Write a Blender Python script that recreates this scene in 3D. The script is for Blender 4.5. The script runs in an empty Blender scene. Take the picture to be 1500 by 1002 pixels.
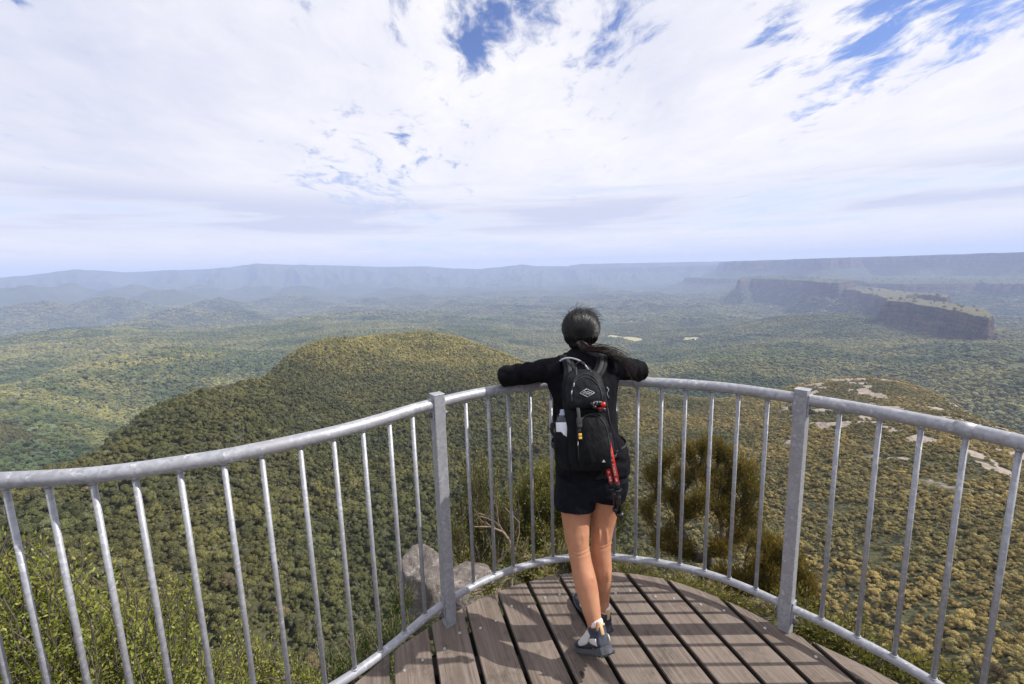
import bpy, bmesh, math, random
import numpy as np
from mathutils import Vector, Matrix, noise as mnoise
R_ = math.radians
rng = np.random.default_rng(7)
random.seed(11)
scn = bpy.context.scene
COL = scn.collection
PI = math.pi

# ------------------------------------------------------------------ camera
CAMZ = 1.66; FPX = 667.0
pitch, roll = R_(9.05), R_(1.6)
Fv = np.array([0, math.cos(pitch), -math.sin(pitch)])
R0 = np.array([1., 0, 0]); U0 = np.cross(R0, Fv)
Rv = math.cos(roll)*R0 - math.sin(roll)*U0
Uv = math.sin(roll)*R0 + math.cos(roll)*U0
def ray(x, y): return Fv + Rv*(x-750)/FPX + Uv*(501-y)/FPX
def at_z(x, y, z):
    d = ray(x, y); return np.array([0, 0, CAMZ]) + d*(z-CAMZ)/d[2]
def at_y(x, y, Y):
    d = ray(x, y); return np.array([0, 0, CAMZ]) + d*Y/d[1]
def at_r(x, y, r):
    d = ray(x, y); return np.array([0, 0, CAMZ]) + d*r/math.hypot(d[0], d[1])
cam = bpy.data.cameras.new('camera'); camo = bpy.data.objects.new('camera', cam); COL.objects.link(camo)
cam.sensor_width = 36; cam.lens = 36*FPX/1500; cam.clip_start = .05; cam.clip_end = 80000
camo.matrix_world = Matrix(((Rv[0], Uv[0], -Fv[0], 0), (Rv[1], Uv[1], -Fv[1], 0), (Rv[2], Uv[2], -Fv[2], CAMZ), (0, 0, 0, 1)))
scn.camera = camo

# ------------------------------------------------------------------ helpers
def tag(o, label=None, cat=None, group=None, kind=None):
    if label: o['label'] = label
    if cat: o['category'] = cat
    if group: o['group'] = group
    if kind: o['kind'] = kind
    return o
def empty(name, loc=(0, 0, 0), rz=0, parent=None):
    o = bpy.data.objects.new(name, None); COL.objects.link(o); o.empty_display_size = .1
    o.location = loc; o.rotation_euler.z = rz
    if parent: o.parent = parent
    return o
def linkmesh(name, me, mat=None, parent=None, smooth=True):
    o = bpy.data.objects.new(name, me); COL.objects.link(o)
    if mat is not None and not me.materials: me.materials.append(mat)
    if parent: o.parent = parent
    if smooth: me.polygons.foreach_set('use_smooth', [True]*len(me.polygons))
    return o
def build(name, bm, mat=None, parent=None, smooth=True):
    me = bpy.data.meshes.new(name); bm.normal_update(); bm.to_mesh(me); bm.free()
    return linkmesh(name, me, mat, parent, smooth)
def frame_mat(p, d, up=(0, 0, 1)):
    d = Vector(d).normalized(); up = Vector(up)
    if abs(d.dot(up)) > .98: up = Vector((0, 1, 0))
    x = up.cross(d).normalized(); y = d.cross(x)
    return Matrix(((x.x, y.x, d.x, p[0]), (x.y, y.y, d.y, p[1]), (x.z, y.z, d.z, p[2]), (0, 0, 0, 1)))
def tube(bm, pts, rad, n=10, caps=True, mi=0):
    """tube along points with radius (number or list)"""
    pts = [Vector(p) for p in pts]; m = len(pts)
    if not hasattr(rad, '__len__'): rad = [rad]*m
    rings = []; up = Vector((0, 0, 1)); X = None
    for i, p in enumerate(pts):
        d = (pts[min(i+1, m-1)] - pts[max(i-1, 0)]).normalized()
        if X is None:
            X = d.orthogonal().normalized()
        X = (X - d*X.dot(d)).normalized(); Y = d.cross(X)
        rings.append([bm.verts.new(p + (X*math.cos(2*PI*k/n) + Y*math.sin(2*PI*k/n))*rad[i]) for k in range(n)])
    fs = []
    for a, b in zip(rings, rings[1:]):
        for k in range(n):
            fs.append(bm.faces.new((a[k], a[(k+1) % n], b[(k+1) % n], b[k])))
    if caps:
        fs.append(bm.faces.new(rings[0][::-1])); fs.append(bm.faces.new(rings[-1]))
    for f in fs: f.material_index = mi
    return fs
def box(bm, size, mat=Matrix(), bevel=0, seg=2, mi=0):
    r = bmesh.ops.create_cube(bm, size=1, matrix=mat @ Matrix.Diagonal((size[0], size[1], size[2], 1)))
    vs = r['verts']
    if bevel:
        es = list({e for v in vs for e in v.link_edges})
        bmesh.ops.bevel(bm, geom=es, offset=bevel, segments=seg, affect='EDGES', profile=.6)
    return vs
def ell(bm, c, s, rot=None, seg=16, rings=10):
    M = Matrix.Translation(c) @ (rot.to_4x4() if rot is not None else Matrix()) @ Matrix.Diagonal((s[0], s[1], s[2], 1))
    return bmesh.ops.create_uvsphere(bm, u_segments=seg, v_segments=rings, radius=1, matrix=M)['verts']

# ------------------------------------------------------------------ node helpers
class NT:
    def __init__(s, tree): s.t = tree; s.n = tree.nodes; s.l = tree.links
    def node(s, typ, **kw):
        n = s.n.new(typ)
        for k, v in kw.items(): setattr(n, k, v)
        return n
    def put(s, sock, v):
        if isinstance(v, bpy.types.NodeSocket): s.l.new(v, sock)
        elif v is not None: sock.default_value = v
    def math(s, op, a, b=None, c=None, clamp=False):
        n = s.node('ShaderNodeMath', operation=op, use_clamp=clamp)
        s.put(n.inputs[0], a); s.put(n.inputs[1], b); s.put(n.inputs[2], c); return n.outputs[0]
    def vmath(s, op, a, b=None, scale=None):
        n = s.node('ShaderNodeVectorMath', operation=op); s.put(n.inputs[0], a)
        if b is not None: s.put(n.inputs[1], b)
        if scale is not None: s.put(n.inputs['Scale'], scale)
        return n.outputs['Value'] if op in ('DOT_PRODUCT', 'LENGTH', 'DISTANCE') else n.outputs[0]
    def noise(s, vec, scale=5, detail=4, rough=.5, dist=0, dim='3D', out=0):
        n = s.node('ShaderNodeTexNoise', noise_dimensions=dim); s.put(n.inputs['Vector'], vec)
        s.put(n.inputs['Scale'], scale); s.put(n.inputs['Detail'], detail); s.put(n.inputs['Roughness'], rough); s.put(n.inputs['Distortion'], dist)
        return n.outputs[out]
    def vor(s, vec, scale=5, feature='F1', rand=1., out='Distance'):
        n = s.node('ShaderNodeTexVoronoi', feature=feature); s.put(n.inputs['Vector'], vec)
        s.put(n.inputs['Scale'], scale); s.put(n.inputs['Randomness'], rand); return n.outputs[out]
    def ramp(s, f, stops, interp='LINEAR'):
        n = s.node('ShaderNodeValToRGB'); s.put(n.inputs[0], f); cr = n.color_ramp; cr.interpolation = interp
        while len(cr.elements) < len(stops): cr.elements.new(.5)
        for e, (p, c) in zip(cr.elements, stops):
            e.position = p; e.color = (*c, 1) if hasattr(c, '__len__') else (c, c, c, 1)
        return n.outputs[0]
    def mix(s, f, a, b, typ='MIX'):
        n = s.node('ShaderNodeMix', data_type='RGBA', blend_type=typ)
        s.put(n.inputs[0], f); s.put(n.inputs[6], (*a, 1) if isinstance(a, tuple) else a); s.put(n.inputs[7], (*b, 1) if isinstance(b, tuple) else b)
        return n.outputs[2]
    def mapr(s, v, a, b, c=0., d=1., smooth=False):
        n = s.node('ShaderNodeMapRange', interpolation_type='SMOOTHSTEP' if smooth else 'LINEAR')
        for i, q in enumerate((v, a, b, c, d)): s.put(n.inputs[i], q)
        return n.outputs[0]
    def mapping(s, vec, loc=(0, 0, 0), rot=(0, 0, 0), sc=(1, 1, 1)):
        n = s.node('ShaderNodeMapping'); s.put(n.inputs[0], vec); n.inputs[1].default_value = loc; n.inputs[2].default_value = rot; n.inputs[3].default_value = sc
        return n.outputs[0]
    def bump(s, h, strength=.5, dist=.01, normal=None):
        n = s.node('ShaderNodeBump'); s.put(n.inputs['Height'], h); n.inputs['Strength'].default_value = strength; n.inputs['Distance'].default_value = dist
        if normal is not None: s.put(n.inputs['Normal'], normal)
        return n.outputs[0]
def material(name, col=(.5, .5, .5), rough=.6, metal=0., spec=None):
    m = bpy.data.materials.new(name); m.use_nodes = True; t = NT(m.node_tree)
    b = m.node_tree.nodes['Principled BSDF']
    b.inputs['Base Color'].default_value = (*col, 1); b.inputs['Roughness'].default_value = rough; b.inputs['Metallic'].default_value = metal
    if spec is not None: b.inputs['Specular IOR Level'].default_value = spec
    return m, t, b
def objpos(t): return t.node('ShaderNodeTexCoord').outputs['Object']
def worldpos(t): return t.node('ShaderNodeNewGeometry').outputs['Position']
def varied(name, c1, c2, rough=.6, scale=30, bumps=.3, bdist=.002, metal=0., spec=None, detail=5):
    m, t, b = material(name, c1, rough, metal, spec); p = objpos(t)
    f = t.noise(p, scale, detail, .6)
    t.put(b.inputs['Base Color'], t.mix(t.mapr(f, .35, .65), c1, c2))
    t.put(b.inputs['Normal'], t.bump(t.noise(p, scale*3, 4, .6), bumps, bdist))
    return m

# ------------------------------------------------------------------ 2-D noise (numpy)
def _hash(ix, iy, seed):
    h = (ix.astype(np.int64)*374761393 + iy.astype(np.int64)*668265263 + seed*1442695041) & 0xffffffff
    h = ((h ^ (h >> 13))*1274126177) & 0xffffffff
    return ((h ^ (h >> 16)) & 0xffffff)/float(0xffffff)
def vnoise(x, y, seed=0):
    ix = np.floor(x); iy = np.floor(y); fx = x-ix; fy = y-iy
    def g(a, b):
        an = _hash(ix+a, iy+b, seed)*2*PI
        return np.cos(an)*(fx-a) + np.sin(an)*(fy-b)
    u = fx*fx*fx*(fx*(fx*6-15)+10); v = fy*fy*fy*(fy*(fy*6-15)+10)
    return 1.5*((g(0, 0)*(1-u)+g(1, 0)*u)*(1-v) + (g(0, 1)*(1-u)+g(1, 1)*u)*v)
def fbm(x, y, octv=4, seed=0, gain=.5):
    s = 0; a = 1; tot = 0
    for i in range(octv):
        s = s + a*vnoise(x*2**i + 17.3*i, y*2**i - 9.1*i, seed+i); tot += a; a *= gain
    return s/tot
def ridged(x, y, octv=4, seed=0):
    s = 0; a = 1; tot = 0
    for i in range(octv):
        s = s + a*(1-np.abs(vnoise(x*2**i+5.1*i, y*2**i+3.7*i, seed+i))*2); tot += a; a *= .5
    return s/tot
def sstep(a, b, x):
    t = np.clip((x-a)/(b-a), 0, 1); return t*t*(3-2*t)
# ------------------------------------------------------------------ terrain height
ctrl = []   # (x, y, z)
def cp(px, py, r): p = at_r(px, py, r); ctrl.append((p[0], p[1], p[2]))
def cz_(px, r, z):
    d = ray(px, 420); h = math.hypot(d[0], d[1]); ctrl.append((d[0]/h*r, d[1]/h*r, z))
def caz(az, r, z): ctrl.append((math.sin(R_(az))*r, math.cos(R_(az))*r, z))
for px in (0, 180, 360, 540, 720, 900, 1080, 1260, 1440, 1500):
    cp(px, 1000, 100 if px > 400 else 112); cp(px, 900, 132); cp(px, 800, 180)
for px in (150, 360, 540, 720, 900, 1080, 1260, 1440): cp(px, 715, 245)
for px in (450, 600, 750, 900, 1050, 1200, 1350): cp(px, 630, 370 if px < 1100 else 340)
for px in (500, 620, 760, 900): cp(px, 560, 590)
cp(600, 515, 790); cp(700, 530, 740); cp(1050, 595, 480); cp(1200, 590, 520); cp(1320, 590, 520)
EDGE = [(0, 722, 300), (110, 690, 330), (200, 645, 400), (300, 597, 490), (400, 548, 640), (425, 530, 700), (480, 507, 800), (560, 490, 900), (620, 485, 960),
        (690, 497, 950), (750, 520, 860), (860, 556, 720), (1000, 578, 600), (1130, 565, 700), (1200, 552, 820), (1260, 548, 880), (1350, 561, 800), (1420, 585, 660), (1500, 625, 520)]
for k_, (px, py, r) in enumerate(EDGE):
    up = float(np.interp(px, [0, 100, 220, 320, 400, 450, 1100, 1200], [2, 6, 14, 16, 2, 3, 7, 20]))
    cp(px, py+up, r)
    q = at_r(px, py+up, r); s_ = 1.16; f_ = .30 if px < 500 else .16
    ctrl.append((q[0]*s_, q[1]*s_, q[2]-.16*r*f_*2.2-6))
for px, r, z in ((0, 420, -215), (110, 470, -230), (200, 560, -250), (300, 690, -280), (400, 880, -310), (480, 1100, -300), (560, 1250, -290), (620, 1300, -270), (690, 1250, -290),
                 (750, 1150, -300), (860, 980, -300), (1000, 850, -290), (1130, 980, -300), (1200, 1150, -310), (1260, 1200, -320), (1350, 1100, -300), (1420, 950, -270), (1500, 760, -240)):
    cz_(px, r, z)
for a in ((80, 650, 900), (100, 600, 1350), (40, 560, 1900), (250, 545, 1850), (400, 505, 2500), (520, 488, 2500), (60, 490, 3600), (1450, 560, 1350), (1300, 520, 1900), (1100, 530, 1600), (1150, 505, 2150),
          (1000, 500, 2800), (900, 510, 2500), (700, 470, 3800), (830, 470, 4000), (1050, 470, 3600), (1500, 500, 2300)): cp(*a)
for az in (-50, -35, -20, -8, 5, 18, 32, 46):
    caz(az, 5200, -450); caz(az, 8500, -445); caz(az, 13000, -430)
for az in (-60, -45, -30, -15, 0, 15, 30, 45, 60):
    caz(az, 2.6, -2.1); caz(az, 5, -5.6); caz(az, 9, -15); caz(az, 18, -40); caz(az, 45, -78)
for az in (-80, 80): caz(az, 3, -2.2); caz(az, 12, -14); caz(az, 60, -80); caz(az, 200, -120); caz(az, 800, -200); caz(az, 4000, -380); caz(az, 13000, -400)
for az in (-110, 110, -140, 140): caz(az, 3, -.8); caz(az, 12, -3); caz(az, 60, -20); caz(az, 400, -60); caz(az, 3000, -120); caz(az, 13000, -150)
C = np.array(ctrl)
def uv_of(x, y):
    r = np.hypot(x, y); az = np.arctan2(x, y); return np.stack([az*2.2, np.log(r)], -1)
CU = uv_of(C[:, 0], C[:, 1])
def phi(d2): return .5*d2*np.log(d2+1e-12)
K = phi(((CU[:, None]-CU[None])**2).sum(-1)) + np.eye(len(C))*2e-3
Pm = np.hstack([np.ones((len(C), 1)), CU])
A = np.block([[K, Pm], [Pm.T, np.zeros((3, 3))]])
Wt = np.linalg.solve(A, np.concatenate([C[:, 2], [0, 0, 0]]))
def base_exact(x, y):
    x = np.asarray(x, float); sh = x.shape; x = x.ravel(); y = np.asarray(y, float).ravel()
    out = np.empty_like(x)
    for i in range(0, len(x), 40000):
        u = uv_of(x[i:i+40000], y[i:i+40000])
        out[i:i+40000] = phi(((u[:, None]-CU[None])**2).sum(-1)) @ Wt[:-3] + Wt[-3] + u @ Wt[-2:]
    return out.reshape(sh)
_GA = np.linspace(-PI, PI, 420); _GR = np.linspace(math.log(2), math.log(26000), 380)
_ga, _gr = np.meshgrid(_GA, _GR, indexing='ij')
_GZ = base_exact(np.sin(_ga)*np.exp(_gr), np.cos(_ga)*np.exp(_gr))
def base_h(x, y):
    a = (np.arctan2(x, y)+PI)/(2*PI)*419; r = (np.log(np.maximum(np.hypot(x, y), 2.01))-_GR[0])/(_GR[-1]-_GR[0])*379
    i = np.clip(a.astype(int), 0, 418); j = np.clip(r.astype(int), 0, 378); fa = a-i; fr = r-j
    return (_GZ[i, j]*(1-fa)+_GZ[i+1, j]*fa)*(1-fr) + (_GZ[i, j+1]*(1-fa)+_GZ[i+1, j+1]*fa)*fr
def poly_sd(x, y, P):
    """signed distance to polygon, negative inside"""
    P = np.asarray(P, float); d = np.full(x.shape, 1e18); ins = np.zeros(x.shape, bool)
    for i in range(len(P)):
        a = P[i]; b = P[(i+1) % len(P)]; e = b-a
        t = np.clip(((x-a[0])*e[0] + (y-a[1])*e[1])/(e@e), 0, 1)
        d = np.minimum(d, (x-a[0]-t*e[0])**2 + (y-a[1]-t*e[1])**2)
        c = ((a[1] > y) != (b[1] > y)) & (x < (b[0]-a[0])*(y-a[1])/(b[1]-a[1]+1e-12)+a[0])
        ins ^= c
    d = np.sqrt(d); return np.where(ins, -d, d)
def plat(pix, z): return [tuple(at_z(px, py, z)[:2]) for px, py in pix]
def azr(lst): return [(math.sin(R_(a))*r, math.cos(R_(a))*r) for a, r in lst]
def px_r(px, r):
    d = ray(px, 400); h = math.hypot(d[0], d[1]); return (d[0]/h*r, d[1]/h*r)
# polygon, top height, cliff height, noise amplitude, noise scale, talus slope
MESAS = [
    (plat([(1293, 441), (1330, 443), (1370, 450), (1422, 461), (1449, 466), (1458, 462), (1440, 452), (1408, 446), (1370, 440), (1330, 437), (1302, 437)], -200), -200, 105, 20, 130, 1.35),
    (plat([(1190, 422), (1208, 419), (1232, 421), (1262, 428), (1285, 433), (1302, 438), (1340, 438), (1392, 436), (1384, 431), (1340, 428), (1290, 422), (1240, 417), (1205, 415)], -232), -232, 95, 30, 220, 1.2),
    (plat([(1083, 410), (1100, 408), (1140, 409), (1180, 411), (1200, 414), (1230, 414), (1250, 411), (1190, 406), (1120, 404), (1090, 405)], -178), -178, 120, 50, 380, 1.0),
    (plat([(1330, 432), (1365, 433), (1388, 436), (1392, 433), (1380, 430), (1345, 429)], -214), -214, 30, 14, 110, 3.5),
]
BIG = [px_r(1052, 10500), px_r(1075, 9000), px_r(1150, 8900), px_r(1200, 8000), px_r(1235, 8300), px_r(1262, 8900), px_r(1300, 8600), px_r(1350, 8300), px_r(1420, 8400), px_r(1500, 7900), px_r(1650, 7600), px_r(1800, 9000), px_r(1750, 16000), px_r(1300, 16500), px_r(1080, 16000)]
SHELF = [px_r(1000, 9300), px_r(1040, 8200), px_r(1090, 8000), px_r(1150, 7600), px_r(1240, 6900), px_r(1285, 5900), px_r(1340, 5600), px_r(1400, 5700), px_r(1432, 6000), px_r(1450, 5700), px_r(1520, 5500), px_r(1700, 5500), px_r(1800, 9000), px_r(1200, 12000)]
FARP = [px_r(560, 15500), px_r(640, 15200), px_r(700, 15000), px_r(780, 14000), px_r(870, 12800), px_r(900, 12500), px_r(1000, 12300), px_r(1075, 12000), px_r(1250, 12000), px_r(1250, 17000), px_r(500, 17000)]
# far skyline as seen: pixel column -> height of the range in pixels over the level line
SKY = [(-200, 8), (0, 8.5), (60, 12), (110, 16.5), (150, 14), (180, 11), (240, 12), (320, 12.5), (350, 16), (375, 17.5), (430, 14.5), (500, 11.5), (560, 8.5), (620, 7.5), (660, 4), (700, 2), (735, 4), (765, 6.5), (790, 3.5), (830, 2.5), (850, 5), (950, 4), (1000, 3.5), (1060, 3), (1300, 2), (1700, 2)]
SKYA = []
for px, dh in SKY:
    yh = 394.8 - (px-750)*.02794
    p = ray(px, yh-dh); SKYA.append((math.atan2(p[0], p[1]), p[2]/math.hypot(p[0], p[1])))
SKYA = np.array(SKYA)
HILLS = [(-60, 421, 9300, 800), (30, 418, 9000, 700), (95, 415, 9800, 700), (180, 417, 9500, 800), (240, 424, 8200, 600), (300, 416, 10200, 800), (375, 418, 9800, 800), (440, 418, 9400, 700), (520, 414, 10800, 900), (585, 420, 9000, 600),
         (600, 432, 7600, 420), (310, 438, 6600, 480), (265, 449, 5500, 380), (420, 430, 7700, 560), (150, 436, 7000, 600), (40, 440, 6600, 500), (335, 452, 5100, 330), (500, 444, 6600, 420), (545, 434, 7900, 420), (700, 424, 8800, 700), (760, 434, 7500, 560), (640, 449, 6200, 420), (850, 438, 7000, 520), (930, 428, 8600, 650), (1010, 438, 6700, 480), (970, 416, 10200, 800), (820, 418, 10400, 900), (1120, 446, 5200, 420), (1060, 458, 4300, 330), (900, 458, 4900, 420), (740, 458, 4900, 380), (450, 462, 4600, 380), (180, 466, 4400, 360), (560, 470, 3900, 300)]
def height(x, y):
    r = np.hypot(x, y); az = np.arctan2(x, y)
    z = base_h(x, y)
    far = sstep(900, 2600, r)
    # relief
    rel = sstep(2600, 5200, r)
    z = z + far*((34+75*rel)*ridged(x/(1500)+3, y/1300, 5, 3) - 15 - 36*rel + (16+10*rel)*fbm(x/420, y/420, 4, 9))
    hi = sstep(5200, 9500, r)*(1-sstep(R_(14), R_(26), az))
    z = z + hi*(90*np.maximum(ridged(x/2300+1.3, y/1700+.4, 5, 21)-.05, -.1) + 35*fbm(x/900, y/700, 4, 5))
    rg = ridged(x/1250+.7, y/950, 5, 91)
    for hx, hy, hrr, hs in HILLS:
        c = at_r(hx, hy, hrr); a0 = math.atan2(c[0], c[1]); du = (az-a0)*hrr/hs; dv = (r-hrr)/(hs*1.25)
        g_ = np.exp(-(du*du+dv*dv)); z = np.maximum(z, np.where(g_ > .02, -470 + (c[2]+470)*g_**.8*(.66+.42*rg), -1e4))
    near = 1-sstep(700, 1500, r)
    z = z + near*(sstep(60, 200, r)*(5.5*fbm(x/110, y/110, 4, 31) + 6*ridged(x/300, y/300, 3, 8) - 2.5))
    z = z + sstep(2.5, 12, r)*(1-sstep(60, 140, r))*2.2*fbm(x/7, y/7, 3, 44)
    # knolls in the left valley that throw shade
    for (bx, by, br, h, s) in ((100, 600, 1500, 25, 250), (250, 570, 1900, 50, 260), (470, 478, 3900, 60, 600), (620, 478, 2700, 30, 380), (1180, 480, 3100, 60, 420), (985, 545, 1400, 40, 230)):
        c = at_r(bx, by, br); dx = (x-c[0])/s; dy = (y-c[1])/(s*1.5)
        dx = np.where(dx < 0, dx*2.0, dx)
        z = z + h*np.exp(-(dx*dx+dy*dy))
    # skyline range
    tgt = np.interp(az, SKYA[:, 0], SKYA[:, 1])
    rf = 15500.
    prof = np.exp(-((r-rf)/1500.)**2)
    zr = CAMZ + tgt*rf
    zr = zr + 12*fbm(az*60, r/2500, 3, 77)
    spur = ridged(az*14, r/2400, 3, 55)
    zf = -430 + (zr+430)*np.clip(prof*1.0, 0, 1)
    w = sstep(11000, 15300, r + 1500*spur)
    z = np.where(r > 9000, np.maximum(z, -430 + (zr+430)*w*np.where(r > rf, prof, 1)), z)
    wob = lambda s, seed, a: a*(ridged(x/s, y/s, 3, seed)-.35)
    def addmesa(z, P, top, cl, amp, sc, slope, tn=6):
        P = np.asarray(P); b = 2500
        m = (x > P[:, 0].min()-b) & (x < P[:, 0].max()+b) & (y > P[:, 1].min()-b) & (y < P[:, 1].max()+b)
        if not m.any(): return z
        xx = x[m]; yy = y[m]; sd = poly_sd(xx, yy, P)
        q = amp*(ridged(xx/sc, yy/sc, 4, 13)-.4) + amp*.35*fbm(xx/(sc*.2), yy/(sc*.2), 3, 5)
        s2 = sd + q
        t = top + tn*fbm(xx/300, yy/300, 3, 2)
        cw = cl*.16
        led = .5*(1-np.cos(np.clip(s2/cw, 0, 1)*PI))
        # two-step cliff with a ledge
        c1 = np.clip(s2/(cw*.45), 0, 1)*.55 + np.clip((s2-cw*.8)/(cw*.4), 0, 1)*.45
        zz = t - cl*c1 - np.maximum(s2-cw*1.2, 0)*slope*(1+.25*fbm(xx/120, yy/120, 3, 6))
        zz = np.where(s2 < 0, t, zz)
        z[m] = np.maximum(z[m], zz); return z
    z = addmesa(z, FARP, -30, 130, 160, 1500, .35, 25)
    z = addmesa(z, SHELF, -235, 75, 110, 800, .33)
    z = addmesa(z, BIG, 36, 150, 170, 900, .50, 10)
    for P, top, cl, amp, sc, sl in MESAS: z = addmesa(z, P, top, cl, amp, sc, sl)
    # earth's far edge falls away behind the skyline
    return z

# ------------------------------------------------------------------ terrain mesh
azs = np.concatenate([np.linspace(-178, -64, 40), np.linspace(-62, 62, 1350), np.linspace(64, 178, 40)])
rs = np.concatenate([np.geomspace(2.3, 90, 70)[:-1], np.geomspace(90, 1200, 260)[:-1], np.geomspace(1200, 11000, 640)[:-1], np.geomspace(11000, 17500, 90)])
AZ, RR = np.meshgrid(np.radians(azs), rs, indexing='ij')
TX = np.sin(AZ)*RR; TY = np.cos(AZ)*RR
TZ = height(TX, TY)
na, nr = TX.shape
def grid_mesh(name, X, Y, Z, wrap=False):
    n, m = X.shape; me = bpy.data.meshes.new(name)
    v = np.stack([X, Y, Z], -1).reshape(-1, 3).astype(np.float32)
    i = np.arange(n-1)[:, None]*m + np.arange(m-1)[None]; i = i.ravel()
    q = np.stack([i, i+1, i+m+1, i+m], -1)
    if wrap:
        j = np.arange(m-1); q = np.vstack([q, np.stack([(n-1)*m+j, (n-1)*m+j+1, j+1, j], -1)])
    me.vertices.add(len(v)); me.vertices.foreach_set('co', v.ravel())
    me.loops.add(q.size); me.loops.foreach_set('vertex_index', q.ravel().astype(np.int32))
    me.polygons.add(len(q)); me.polygons.foreach_set('loop_start', (np.arange(len(q))*4).astype(np.int32))
    me.polygons.foreach_set('use_smooth', np.ones(len(q), bool))
    me.update(calc_edges=True); return me
tme = grid_mesh('ground', TX, TY, TZ, True)

def rock_mask(x, y):
    r = np.hypot(x, y); q = x/np.maximum(y, 1e-3)
    n = fbm(x/26+4, y/34, 5, 61, .62) - .10*(1-sstep(-.1, .25, fbm(x/120, y/120, 3, 4)))
    right = sstep(.42, .8, q)*sstep(170+120*(1-sstep(.7, 1., q)), 330, r)*(1-sstep(780, 950, r))*(y > 0)
    c = at_r(722, 520, 850); spot = 1-sstep(20, 80, np.hypot(x-c[0], y-c[1]))
    m = np.maximum(right*sstep(.03, .13, n+.03*sstep(300, 420, r)), spot*sstep(-.05, .1, n))
    c = at_r(650, 850, 9); return m
rk = rock_mask(TX, TY).astype(np.float32).reshape(-1)
at_ = tme.attributes.new('rock', 'FLOAT', 'POINT'); at_.data.foreach_set('value', rk)
def ztan(px, py): d = ray(px, py); return d
FIELDS = [at_z(x, y, -440)[:2] for x, y in ((872, 490), (900, 491), (926, 495), (1012, 502), (1110, 511))]
def terrain_material():
    m, t, b = material('ground_cover', rough=.95, spec=.1)
    P = worldpos(t); sx = t.node('ShaderNodeSeparateXYZ'); t.put(sx.inputs[0], P)
    dist = t.vmath('LENGTH', P)
    # forest colour
    big = t.noise(P, .0022, 4, .55); mid = t.noise(P, .012, 4, .6)
    c = t.mix(t.mapr(big, .35, .65), (.072, .095, .036), (.130, .135, .055))
    c = t.mix(t.mapr(mid, .4, .7), c, (.105, .105, .058))
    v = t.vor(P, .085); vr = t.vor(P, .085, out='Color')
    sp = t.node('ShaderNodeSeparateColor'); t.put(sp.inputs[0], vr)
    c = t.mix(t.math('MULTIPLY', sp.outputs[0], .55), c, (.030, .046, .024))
    # near ground: litter and scrub
    nearf = t.mapr(dist, 900, 1300)
    lit = t.mix(t.noise(P, .35, 5, .6), (.034, .040, .018), (.10, .092, .048))
    c = t.mix(nearf, lit, c)
    # exposed sandstone on the near spur
    ra = t.node('ShaderNodeAttribute', attribute_name='rock').outputs['Fac']
    band = t.mapr(t.math('ADD', ra, t.math('MULTIPLY', t.math('SUBTRACT', t.noise(P, .12, 5, .7), .5), .9)), .35, .6)
    rockc = t.mix(t.noise(P, .3, 5, .7), (.23, .19, .155), (.38, .325, .28))
    c = t.mix(band, c, rockc)
    # cliffs by slope
    g = t.node('ShaderNodeNewGeometry'); nz = t.node('ShaderNodeSeparateXYZ'); t.put(nz.inputs[0], g.outputs['True Normal'])
    st = t.mapping(P, sc=(.006, .006, .06))
    strata = t.noise(st, 1., 6, .65)
    vert = t.noise(t.mapping(P, sc=(.03, .03, .003)), 1., 5, .6)
    cl = t.mix(t.mapr(strata, .38, .62), (.048, .038, .034), (.15, .105, .08))
    cl = t.mix(t.mapr(vert, .45, .7), cl, (.035, .035, .033))
    cf = t.math('MULTIPLY', t.mapr(t.math('ADD', nz.outputs[2], t.math('MULTIPLY', t.math('SUBTRACT', vert, .5), .35)), .62, .50), t.mapr(dist, 1200, 1500))
    c = t.mix(cf, c, cl)
    # cleared paddocks in the valley
    for i, (fx, fy) in enumerate(FIELDS):
        d = t.vmath('DISTANCE', t.mapping(P, loc=(-fx, -fy*(.5), 440), sc=(1, .5, 1)), (0, 0, 0))
        d = t.math('ADD', d, t.math('MULTIPLY', t.math('SUBTRACT', t.noise(P, .01, 3, .6), .5), 120))
        c = t.mix(t.mapr(d, (34, 42, 60, 44, 46)[i]+8, (34, 42, 60, 44, 46)[i]), c, (.46, .42, .22) if i != 4 else (.25, .30, .13))
    tp = t.math('MULTIPLY', t.mapr(sx.outputs[2], -252, -240), t.mapr(sx.outputs[2], -140, -150)); tp = t.math('MULTIPLY', tp, t.math('MULTIPLY', t.math('MULTIPLY', t.mapr(dist, 1500, 1600), t.mapr(dist, 5200, 4600)), t.math('MULTIPLY', t.mapr(nz.outputs[2], .86, .95), t.mapr(t.math('DIVIDE', sx.outputs[0], sx.outputs[1]), .30, .38))))
    c = t.mix(tp, c, t.mix(t.noise(P, .02, 5, .65), (.10, .105, .05), (.20, .17, .10)))
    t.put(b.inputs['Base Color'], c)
    h = t.math('MULTIPLY', t.mapr(v, 0, .9, 1, 0), t.mapr(dist, 900, 2500))
    h = t.math('MULTIPLY', h, t.math('SUBTRACT', 1., cf))
    h = t.math('ADD', h, t.math('MULTIPLY', t.noise(P, .03, 5, .65), 1.6))
    h = t.math('ADD', h, t.math('MULTIPLY', cf, t.math('ADD', strata, vert)))
    t.put(b.inputs['Normal'], t.bump(h, 1., 9.))
    return m
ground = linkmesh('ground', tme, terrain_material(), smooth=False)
tag(ground, kind='structure')

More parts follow.
